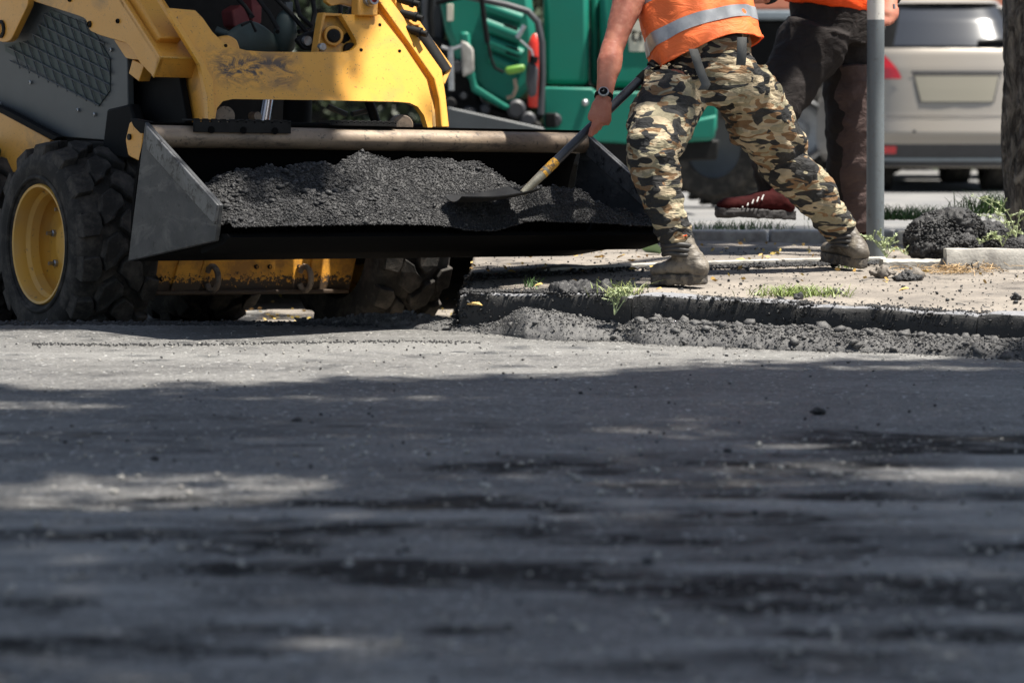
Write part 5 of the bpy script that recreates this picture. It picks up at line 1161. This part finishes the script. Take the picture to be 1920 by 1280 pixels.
b = boot('red_trainer', pt((1622, 474, 13.42)), pt((1560, 466, 13.66)), .1, pt((1602, 428, 13.5)), P2, MAT['shoe_red'], MAT['shoe_dark'], .05, .026, .007)
# ================================================================== POLE, TREE
pb = pt((1641, 480, 13.0)); pz_ = float(pave_z(pb.x, pb.y))
pole = tag(MB().lathe([(-.15, .0395), (1.0, .0385), (2.9, .0375), (3.0, .0375), (3.0, .001)], (pb.x, pb.y, pz_), (-.008, 0, 1), 32).build('street_pole', MAT['pole'], None, 50), 'slim grey painted pole, sunlight painted in higher up, beside the second worker', 'pole')
tree = tag(empty('street_tree', loc=(0, 0, 0)), 'street tree with rough dark bark at the frame edge beside the car', 'tree')
V = []; F = []; n = 120; m = 260; tx0 = pt((1975, 420, 13.9))
for i in range(m):
    z = .10 + i * .0145; 
    cx = tx0.x - .055 * (z - .2) - .02 * math.sin(z * 3) + .02; r0 = .205 + .05 * math.exp(-(z - .15) / .12) * .6
    for k in range(n):
        a = 2 * math.pi * k / n; r = r0 * (1 + .03 * math.sin(3 * a + z * 2)) + .030 * float(0) ; V.append((cx + r * math.cos(a), tx0.y + r * math.sin(a), z))
V = np.array(V); aa = np.tile(np.arange(n) / n * 2 * math.pi, m); zz = V[:, 2]
ax_, ay_ = np.cos(aa), np.sin(aa)
rg = np.abs(fbm(ax_ * 6 + 10, zz * 2.6 + ay_ * 6, 201, 4)); rg2 = fbm(ax_ * 22, zz * 14 + ay_ * 22, 205, 3)
dr = .030 * (np.minimum(rg * 3, 1) - .5) + .010 * rg2 + .018 * vnoise(ax_ * 3 + 4, zz * 3.5 + ay_ * 3, 207)
V[:, 0] += dr * ax_; V[:, 1] += dr * ay_
idx = np.arange(n * m).reshape(m, n); F = np.stack([idx[:-1], np.roll(idx, -1, 1)[:-1], np.roll(idx, -1, 1)[1:], idx[1:]], -1).reshape(-1, 4)
npmesh('trunk', V, F, MAT['bark'], tree, 180)
# ---- canopies: two crowns, leaves cut and clumped to place sun and shade
def proj(p):                                   # picture position of a world point
    d = p - np.array([0, 0, CAMZ]); f_ = d @ np.array(_F); return 960 + FPX * d[:, 0] / f_, 640 - FPX * (d @ np.array(_U)) / f_
S_ = np.array(SUN)
def sun_hit(P, z): t = (P[:, 2] - z) / S_[2]; return P - t[:, None] * S_
def lit_ground(G):
    px, py = proj(np.where(G[:, 1:2] > 2, G, np.array([[0, 2.0, 0]]))); ok = np.zeros(len(G), bool); part = ok.copy()
    wob = 7 * fbm(px / 170, py * 0, 301, 3)
    low = np.interp(px, [-200, 0, 300, 640, 960, 1130, 1250, 1500, 1700, 1920, 2100], [722, 722, 718, 708, 702, 698, 690, 672, 664, 660, 655]) + wob
    ok |= (py > 618) & (py < low) & (px > -300)
    part |= (py > 618) & (py < low + 9) & (px > -300)
    ok |= (py > 540) & (py < 640) & (px > 510)
    def ell(cx, cy, a, b, th=0): return (((px - cx) / a) ** 2 + ((py - cy - (px - cx) * th) / b) ** 2 + .35 * fbm(px / 60 + cx, py / 9, 305, 3)) < 1
    for e in ((300, 922, 340, 34, -.03), (60, 762, 170, 8), (640, 748, 260, 7), (1180, 806, 90, 5), (1500, 878, 190, 11), (1800, 892, 190, 12), (930, 890, 110, 7), (1500, 835, 120, 6), (1830, 820, 100, 8), (620, 1212, 120, 20), (1640, 690, 260, 4), (1290, 905, 200, 6)): part |= ell(*e)
    return ok & (G[:, 1] > 2.5), part & (G[:, 1] > 2.5)
def lit_upright(P):
    """sun must reach the right half of the loader and the worker: planes at several depths"""
    ok = np.zeros(len(P), bool)
    for (Y, x0, x1, y0, y1) in ((11.15, 560, 955, 228, 275), (11.35, 640, 1110, 300, 470), (12.0, 570, 850, -40, 230), (11.6, 1120, 1460, -400, 560), (11.2, 290, 560, 500, 560) , (12.1, 1380, 1600, 150, 520), (10.7, 1150, 1600, 80, 600), (13.0, 1575, 1660, -40, 45), (13.3, 1590, 1640, 60, 420), (12.3, 1640, 1900, 380, 560), (11.0, 405, 560, 345, 445) if False else (11.0, 700, 1100, 320, 470)):
        t = (P[:, 1] - Y) / S_[1]; H = P - t[:, None] * S_; px, py = proj(H); ok |= (px > x0) & (px < x1) & (py > y0) & (py < y1)
    return ok
def keep_shade(P):
    ex = np.zeros(len(P), bool)
    for (Y, x0, x1, y0, y1) in ((11.42, 1105, 1335, 122, 290), (12.3, 962, 1125, 228, 280), (11.95, 330, 575, 20, 195), (11.15, 400, 610, 305, 440), (11.85, 1335, 1420, 150, 265)):
        t = (P[:, 1] - Y) / S_[1]; H = P - t[:, None] * S_; px, py = proj(H); w_ = 10 * fbm(px / 35, py / 35, 341, 2); ex |= (px + w_ > x0) & (px + w_ < x1) & (py + w_ > y0) & (py + w_ < y1)
    return ex
def lit_pave(P):
    G = sun_hit(P, .17); px, py = proj(np.where(G[:, 1:2] > 2, G, np.array([[0, 2.0, 0]]))); a = (G[:, 1] > 10) & (G[:, 1] < 14.3) & (G[:, 0] > -.6)
    stripe = (fbm(px / 260, py / 13, 311, 3) < .30) | (py > 500)
    return a & stripe
def crown(tree_o, boxes, n, size, keepout=True, seed=0):
    R = np.random.default_rng(seed); P = []
    for (c, r, k) in boxes:
        q = R.normal(size=(k, 3)); q /= np.linalg.norm(q, axis=1)[:, None]; q *= R.random((k, 1)) ** .4; P.append(np.array(c) + q * np.array(r))
    P = np.concatenate(P); cl = vnoise(P[:, 0] * 1.3 + 5, P[:, 1] * 1.3 + P[:, 2] * .9, 331) + .5 * vnoise(P[:, 0] * 3, P[:, 1] * 3 + P[:, 2] * 2, 332); P = P[cl > -.75]
    G = sun_hit(P, 0); rr = R.random(len(P))
    lg_, pt_ = lit_ground(G); kill = ((lg_ | lit_upright(P) | lit_pave(P)) & (rr > .012)) | (pt_ & (rr > .22)); kill &= ~keep_shade(P)
    P = P[~kill]; D = R.normal(size=(len(P), 3)); D[:, 2] = D[:, 2] * .4 - .3
    o = leaf_cloud('crown', P, D, size, MAT['leaf'], tree_o, .5); o['kind'] = 'stuff'; return P
for bpts, r in (([(tx0.x - .1, 13.9, 3.4), (tx0.x + .5, 12.8, 6.0), (tx0.x + .8, 11.2, 9.0)], .09), ([(tx0.x - .1, 13.9, 3.4), (tx0.x - .2, 14.0, 6.5), (tx0.x + .4, 13.6, 9.4)], .10), ([(tx0.x - .1, 13.9, 3.5), (tx0.x + 1.6, 13.3, 6.4), (tx0.x + 2.8, 12.6, 9.2)], .08)):
    MB().tube(bpts, [r, r * .7, r * .3], 12).build('limb', MAT['bark'], tree, 60)
def shift(c): return c
# ground patch centre g shaded by a crown at height h sits at g + SUN * h / SUN.z
def over(gx, gy, h): return (gx + S_[0] / S_[2] * h, gy + S_[1] / S_[2] * h, h)
def tgt(p, r, n, h=9.3): p = np.array(p); q = p + S_ * ((h - p[2]) / S_[2]); return (tuple(q), r, n)
crown(tree, [tgt((.52, 11.42, .98), (.55, .32, .5), 15000), tgt((.16, 12.2, .9), (.34, .32, .4), 11000), tgt((-1.05, 11.9, 1.1), (.42, .42, .4), 4200), tgt((-.85, 11.0, .6), (.5, .45, .4), 5000), tgt((.90, 11.85, .95), (.25, .3, .4), 3000), (over(-2.2, 12.6, 9.5), (2.2, 1.8, 1.2), 16000), (over(1.6, 14.6, 9.0), (2.6, 1.6, 1.2), 16000), (over(-.5, 16.5, 9.8), (3.6, 2.2, 1.3), 18000), (over(2.6, 12.4, 9.6), (1.6, 2.2, 1.1), 9000), (over(-1.9, 11.2, 9.2), (1.5, 1.1, .8), 12000), (over(.95, 13.5, 9.2), (.8, .8, .7), 9000)], 0, .055, seed=3)  # small clumps added to shade the thighs, rail, cross member and load
t2 = tag(empty('street_tree', loc=(0, 0, 0)), 'leafy roadside tree out of the frame whose crown shades the near carpet', 'tree')
tb = Vector((8.6, 3.4, -.05)); mb = MB(); mb.tube([tb, tb + Vector((.05, 0, 2.2)), tb + Vector((-.15, .3, 4.8)), tb + Vector((-.9, .6, 7.6))], [.24, .19, .17, .11], 20); mb.build('trunk', MAT['bark'], t2, 60)
for d in ((-5.0, 1.6, 9.4), (-3.6, -2.2, 9.6), (-1.2, 1.0, 9.8), (-4.0, 3.4, 9.4), (-5.6, 0, 9.6)):
    e_ = tb + Vector(d); s_ = tb + Vector((-.2, .3, 5.0)); MB().tube([s_, s_ * .5 + e_ * .5 + Vector((0, 0, .3)), e_], [.10, .07, .03], 10).build('limb', MAT['bark'], t2, 60)
crown(t2, [(over(-.5, 8.3, 9.8), (3.0, 1.7, .9), 30000), (over(.4, 5.4, 9.6), (2.8, 2.2, .9), 34000), (over(-1.0, 9.6, 9.3), (3.0, 1.3, .8), 16000), (over(1.9, 8.6, 10.0), (1.6, 2.0, .8), 12000), (over(0, 2.6, 9.4), (2.6, 2.0, .9), 18000)], 0, .055, seed=4)
# ================================================================== CAR (rear, out of focus)
CYY = 27.5; cc = at(1787, 365, CYY); CX = cc.x; CZ = .03
car = tag(empty('parked_car', loc=(CX, CYY, CZ)), 'beige estate car seen from behind with a blank number plate', 'car')
zk = [.20, .30, .42, .55, .72, .95, 1.15, 1.30, 1.42, 1.60, 1.74, 1.80, 1.825]
wk = [.84, .90, .93, .935, .93, .925, .905, .86, .80, .70, .60, .50, .30]
rk_ = [.06, -.0, -.05, -.07, -.03, .00, .03, .07, .16, .30, .44, .60, .95]
fk_ = [4.3, 4.35, 4.38, 4.35, 4.25, 4.05, 3.3, 3.1, 2.9, 2.6, 2.4, 2.2, 1.9]
def plan(z, g):
    wv = np.interp(z, zk, wk); r = np.interp(z, zk, rk_); f = np.interp(z, zk, fk_); c, s = math.cos(g), math.sin(g); e = .42
    x = wv * abs(c) ** e * (1 if c > 0 else -1); y = (r + f) / 2 + (f - r) / 2 * abs(s) ** (.36) * (1 if s > 0 else -1); y += .10 * (x / .93) ** 2 * (1 if s < 0 else 0) * 1.0
    return (x, y, z)
V = []; F = []; n = 96; Z = np.linspace(.22, 1.825, 60)
for z in Z: V += [plan(z, 2 * math.pi * k / n) for k in range(n)]
for i in range(len(Z) - 1):
    for k in range(n): F.append((i * n + k, i * n + (k + 1) % n, (i + 1) * n + (k + 1) % n, (i + 1) * n + k))
F.append(tuple(range((len(Z) - 1) * n, len(Z) * n))); me = bpy.data.meshes.new('body'); me.from_pydata(V, [], F); me.update(); link('body', me, MAT['car'], car, 180)
def rear_y(x, z):
    wv = np.interp(z, zk, wk); r = np.interp(z, zk, rk_); f = np.interp(z, zk, fk_); c = min((abs(x) / wv), .9999) ** (1 / .42); s = math.sqrt(max(0, 1 - c * c)); return (r + f) / 2 - (f - r) / 2 * s ** .36 + .10 * (x / .93) ** 2
def patch(name, poly_fn, mat, off=.006, n1=24, n2=14, parent=None, z0=0, z1=1):
    V = []; F = []
    for j in range(n2 + 1):
        z = z0 + (z1 - z0) * j / n2; xa, xb = poly_fn(j / n2)
        for i in range(n1 + 1): x = xa + (xb - xa) * i / n1; V.append((x, rear_y(x, z) - off, z))
    m = n1 + 1
    for j in range(n2):
        for i in range(n1): F.append((j * m + i, j * m + i + 1, (j + 1) * m + i + 1, (j + 1) * m + i))
    me = bpy.data.meshes.new(name); me.from_pydata(V, [], F); me.update(); o = link(name, me, mat, parent or car, 180); return o
patch('rear_window_surround', lambda t: (-.70 + .20 * t, .70 - .20 * t), MAT['black'], .004, z0=1.34, z1=1.78)
rwn = patch('rear_window', lambda t: (-.55 + .10 * t, .57 - .10 * t), MAT['glass'], .010, z0=1.36, z1=1.73)
patch('spoiler', lambda t: (-.50, .50), MAT['car'], .12, z0=1.765, z1=1.81); 
for s_ in (-1, 1):
    patch('tail_lamp', (lambda t: (-.90 + .02 * t, -.49 - .17 * t ** 1.5)) if s_ < 0 else (lambda t: (.49 + .17 * t ** 1.5, .90 - .02 * t)), MAT['lamp'], .012, z0=1.05, z1=1.29)
    patch('rear_reflector', (lambda t: (-.72, -.535)) if s_ < 0 else (lambda t: (.535, .72)), MAT['lamp'], .012, z0=.35, z1=.42)
patch('plate_recess', lambda t: (-.325 - .06 * t, .375 + .06 * t), MAT['bumper'], .004, z0=.828, z1=1.09)
patch('number_plate', lambda t: (-.31 - .06 * t, .36 + .06 * t), MAT['plate'], .012, z0=.835, z1=1.075)
patch('tailgate_trim', lambda t: (-.40, .46), MAT['bumper'], .010, z0=1.095, z1=1.12)
patch('tailgate_gap', lambda t: (-.62 , .66), MAT['bumper'], .005, z0=.695, z1=.703)
patch('bumper_ledge', lambda t: (-.88, .88), MAT['car'], .03, z0=.50, z1=.66)
patch('bumper_shadow_gap', lambda t: (-.9, .9), MAT['car'], .012, z0=.44, z1=.50)
patch('lower_bumper', lambda t: (-.90, .90), MAT['bumper'], .008, z0=.23, z1=.44); patch('bumper_strip', lambda t: (-.8, .8), MAT['truckgrey'], .016, z0=.28, z1=.31)
for s_ in (-.38, .45): MB().lathe([(0, .014), (-.02, .014), (-.02, .001)], (s_, rear_y(s_, .58) - .03, .56), (0, 1, 0), 12).build('parking_sensor', MAT['bumper'], car)
wp = MB(); wp.tube([(.24, rear_y(.24, 1.40) - .03, 1.385), (.45, rear_y(.45, 1.39) - .04, 1.40), (.60, rear_y(.6, 1.37) - .03, 1.375)], [.028, .022, .012], 8); wp.build('rear_wiper', MAT['black'], car, 60)

for x in (-.62, .54):
    for y in (.85, 3.5):
        wl = empty('wheel', parent=car); wl.location = (x, y, .33 - CZ); MB().lathe([(-.15, .20), (-.14, .30), (-.12, .34), (.12, .34), (.14, .30), (.15, .20)], (0, 0, 0), (1, 0, 0), 40, True).build('tyre', MAT['rubber'], wl, 40); MB().lathe([(-.10, .20), (-.09, .001)], (0, 0, 0), (1, 0, 0), 30).build('rim', MAT['zinc'], wl, 40)
MB().box((0, 2.2, .26), (1.4, 3.8, .10)).build('underbody', MAT['black'], car)
# ================================================================== GREEN PAVER (behind the loader, out of focus)
PY = 21.0
pav = tag(empty('asphalt_paver', loc=(0, 0, 0)), 'green asphalt paver with control handles behind the yellow loader', 'asphalt paver')
def pp(name, pts, Y, th, mat, bevel=.02, par=None): return MB().prism([at(x, y, Y) for x, y in pts], (0, th, 0)).build(name, MAT[mat], par or pav, 35, bevel)
pp('hood', [(820, -20), (995, -20), (1004, 60), (1006, 150), (958, 203), (905, 180), (862, 130), (835, 60)], PY, .6, 'green', .05)
pp('hood_flange', [(862, 60), (880, 60), (896, 160), (958, 200), (948, 208), (884, 172)], PY - .05, .05, 'green')
for i, (y, h) in enumerate(((10, 14), (45, 18), (78, 16), (108, 12))):
    a, b = at(905 + i * 4, y, PY - .02), at(978, y + 26, PY - .02); MB().tube([a, b], h / 262 * .8, 12).build('louvre', MAT['green'], pav, 60)
for (x, y) in ((945, 45), (948, 85)): pp('louvre_opening', [(x, y), (x + 26, y + 8), (x + 26, y + 24), (x, y + 16)], PY - .065, .02, 'black', .003)
pp('side_panel', [(1020, -20), (1104, -20), (1104, 160), (1020, 160)], PY + .3, .5, 'green', .04); pp('side_panel', [(1108, -20), (1122, -20), (1122, 160), (1108, 160)], PY + .45, .4, 'green', .02)
pp('side_panel', [(1126, -20), (1345, -20), (1345, 165), (1126, 165)], PY + .25, .5, 'green', .05)
pp('lower_box', [(1020, 163), (1112, 165), (1116, 172), (1210, 172), (1345, 172), (1345, 240), (1334, 264), (1215, 272), (1035, 262), (1020, 240)], PY + .1, .7, 'green', .05)
pp('hopper_flap', [(1255, 235), (1345, 215), (1340, 262), (1250, 262)], PY - .1, .1, 'green', .02)
pp('decal', [(1176, 38), (1215, 38), (1215, 97), (1180, 97)], PY + .24, .006, 'cream', .0)
tcv = bpy.data.curves.new('decal_lettering', 'FONT'); tcv.body = 'tro'; tcv.size = .16; tcv.extrude = .002; to_ = bpy.data.objects.new('text_source', tcv); COL.objects.link(to_)
bpy.context.view_layer.update(); tme = bpy.data.meshes.new_from_object(to_); bpy.data.objects.remove(to_); to = link('decal_lettering', tme, MAT['black'], pav); q = at(1182, 78, PY + .235); to.location = q; to.rotation_euler = (math.pi / 2, 0, 0)
MB().ball(at(1097, 193, PY + .09), .026).build('bonnet_catch', MAT['zinc'], pav, 180)
hb = MB(); hb.tube([at(868, -8, PY - .4), at(905, 0, PY - .4), at(950, 10, PY - .4), at(990, 22, PY - .4), at(1008, 42, PY - .4), at(1016, 80, PY - .4), at(1017, 140, PY - .4), at(1014, 215, PY - .4)], .024, 12); hb.build('handrail', MAT['bumper'], pav, 60)
MB().tube([at(903, -5, PY - .5), at(907, 30, PY - .5), at(914, 80, PY - .5)], .018, 8).build('control_cable', MAT['black'], pav, 60); MB().tube([at(914, 80, PY - .5), at(921, 110, PY - .5), at(928, 128, PY - .5), at(944, 136, PY - .5)], .010, 8).build('control_cable', MAT['black'], pav, 60)
pp('control_lever_box', [(948, 126), (984, 120), (985, 134), (955, 141), (946, 136)], PY - .55, .08, 'lime'); pp('control_head', [(988, 118), (1000, 114), (1010, 130), (1006, 180), (992, 184), (986, 150)], PY - .5, .12, 'bumper')
MB().tube([at(1001, 112, PY - .5), at(997, 95, PY - .5), at(975, 75, PY - .5)], .008, 6).build('thin_rod', MAT['zinc'], pav); MB().tube([at(970, 72, PY - .5), at(984, 48, PY - .5)], .018, 8).build('lever', MAT['zinc'], pav)
MB().tube([at(1000, 118, PY - .5), at(1002, 106, PY - .5)], .03, 10).build('knob', MAT['black'], pav)
MB().tube([at(965, 148, PY - .5), at(968, 165, PY - .5), at(962, 180, PY - .5), at(950, 184, PY - .5)], .014, 8).build('hook', MAT['rail'], pav, 60)
MB().tube([at(845, 88, PY - .3), at(847, 170, PY - .3)], .02, 10).tube([at(828, 88, PY - .3), at(845, 94, PY - .3), at(866, 86, PY - .3)], .012, 8).build('tee_handle', MAT['zinc'], pav)
pp('grey_guard', [(864, 76), (876, 80), (888, 92), (889, 135), (868, 145), (864, 100)], PY - .25, .1, 'concrete', .015)
mb = MB(); mb.lathe([(-.27, .035), (-.26, .052), (.18, .052), (.23, .03), (.25, .014)], at(1004, 130, PY - .15), (0, 0, 1), 24); ex = mb.build('fire_extinguisher', MAT['red'], None, 60); tag(ex, 'red cylinder fixed on the paver behind its black handrail', 'extinguisher')
pp('mast', [(790, -20), (830, -20), (836, 240), (796, 240)], PY + .2, .2, 'bumper'); MB().tube([at(808, -10, PY), at(806, 30, PY), at(810, 70, PY)], .022, 8).build('ribbed_hose', MAT['black'], pav); MB().tube([at(820, 5, PY - .1), at(875, -8, PY - .3)], .02, 8).build('hose', MAT['black'], pav); pp('note_plate', [(838, 8), (850, 8), (850, 40), (838, 40)], PY - .03, .02, 'cream', .004)
pp('engine_block', [(790, 60), (880, 90), (900, 190), (1020, 230), (1020, 262), (790, 262)], PY + .1, .8, 'dark', .03)
for (x, y, r) in ((845, 195, .05), (880, 215, .06), (910, 205, .04), (968, 205, .07), (990, 225, .06), (1040, 225, .05), (830, 150, .05), (858, 125, .05), (870, 180, .03)): MB().lathe([(0, r), (-.12, r), (-.14, r * .7), (-.14, .001)], at(x, y, PY + .1), (0, 1, 0), 16).build('engine_part', MAT['dark' if x % 2 else 'bumper'], pav, 40)
pp('beam', [(838, 200), (850, 203), (1020, 240), (1030, 262), (838, 262)], PY - .3, .2, 'panel', .01); pp('black_box', [(1022, 212), (1042, 212), (1042, 240), (1022, 240)], PY - .1, .1, 'black', .01)
pp('lower_frame', [(790, 255), (1350, 262), (1345, 300), (790, 320)], PY + .15, .8, 'dark', .02)
for (x, y, Yc, r) in ((1357, 262, 23.6, .44), (1150, 300, 22.0, .38)):
    c = at(x, y, Yc); c.z = .06 + r if x > 1200 else -.05 + r; wl = empty('wheel', loc=c, parent=pav); MB().lathe([(-.02, r * .55), (-.03, r * .85), (.01, r * .97), (.10, r), (.30, r), (.40, r * .96), (.42, r * .8), (.42, r * .5)], (-.2, 0, 0), (1, 0, 0), 48, True).build('tyre', MAT['rubber'], wl, 40)
    wl.rotation_euler.z = math.radians(62)
    for i in range(26): a = 2 * math.pi * i / 26; MB().box((0, r * 1.0 * math.sin(a), r * 1.0 * math.cos(a)), (.40, .035, .05), Matrix.Rotation(-a, 3, 'X')).build('lug', MAT['rubber'], wl)
    MB().lathe([(-.18, r * .55), (-.15, r * .45), (-.12, .001)], (0, 0, 0), (1, 0, 0), 30).build('rim', MAT['panel'], wl, 40)

# ================================================================== TRUCK AND HEDGE FAR BEHIND
trk = tag(empty('tipper_truck', loc=(0, 0, 0)), 'dark truck with faded orange body and blue grey sill behind the workers', 'truck'); TY = 32.0
def tp(name, pts, th, mat, Y=TY, bevel=.02): return MB().prism([at(x, y, Y) for x, y in pts], (0, th, 0)).build(name, MAT[mat], trk, 35, bevel)
tp('load_body', [(1360, -90), (2060, -90), (2060, 18), (1360, 18)], 2.2, 'truckorange'); tp('sill', [(1355, 20), (2065, 20), (2065, 37), (1355, 37)], 2.2, 'truckgrey', TY - .02); tp('chassis', [(1350, 39), (2060, 39), (2060, 240), (1350, 240)], 2.0, 'black', TY + .1)
c = at(1497, 245, TY - .3); 
for x in (1497, 1640):
    c = at(x, 245, TY - .1); wl = empty('wheel', loc=c, parent=trk); MB().lathe([(0, .30), (-.02, .42), (.02, .52), (.26, .52), (.28, .3)], (0, 0, 0), (0, 1, 0), 48, True).build('tyre', MAT['rubber'], wl, 40); MB().lathe([(.0, .36), (-.03, .34), (.10, .26), (.12, .12), (.02, .10), (.02, .001)], (0, 0, 0), (0, 1, 0), 40).build('rim', MAT['zinc'], wl, 40)
P = []; D = []
for i in range(9000):
    x = RNG.uniform(-9, 13); z = RNG.uniform(0, 3.0); P.append((x, 37 + RNG.normal(0, .3) + .4 * math.sin(x), z)); D.append((RNG.normal(), -1, RNG.normal()))
hedge = tag(empty('hedge', loc=(0, 0, 0)), 'dark clipped hedge closing the view behind the truck', 'hedge'); lf = leaf_cloud('foliage', P, D, .11, MAT['hedge'], hedge, .5); lf['kind'] = 'stuff'
MB().box((2, 38.2, 1.4), (24, 1.6, 2.8)).build('branches', MAT['black'], hedge)
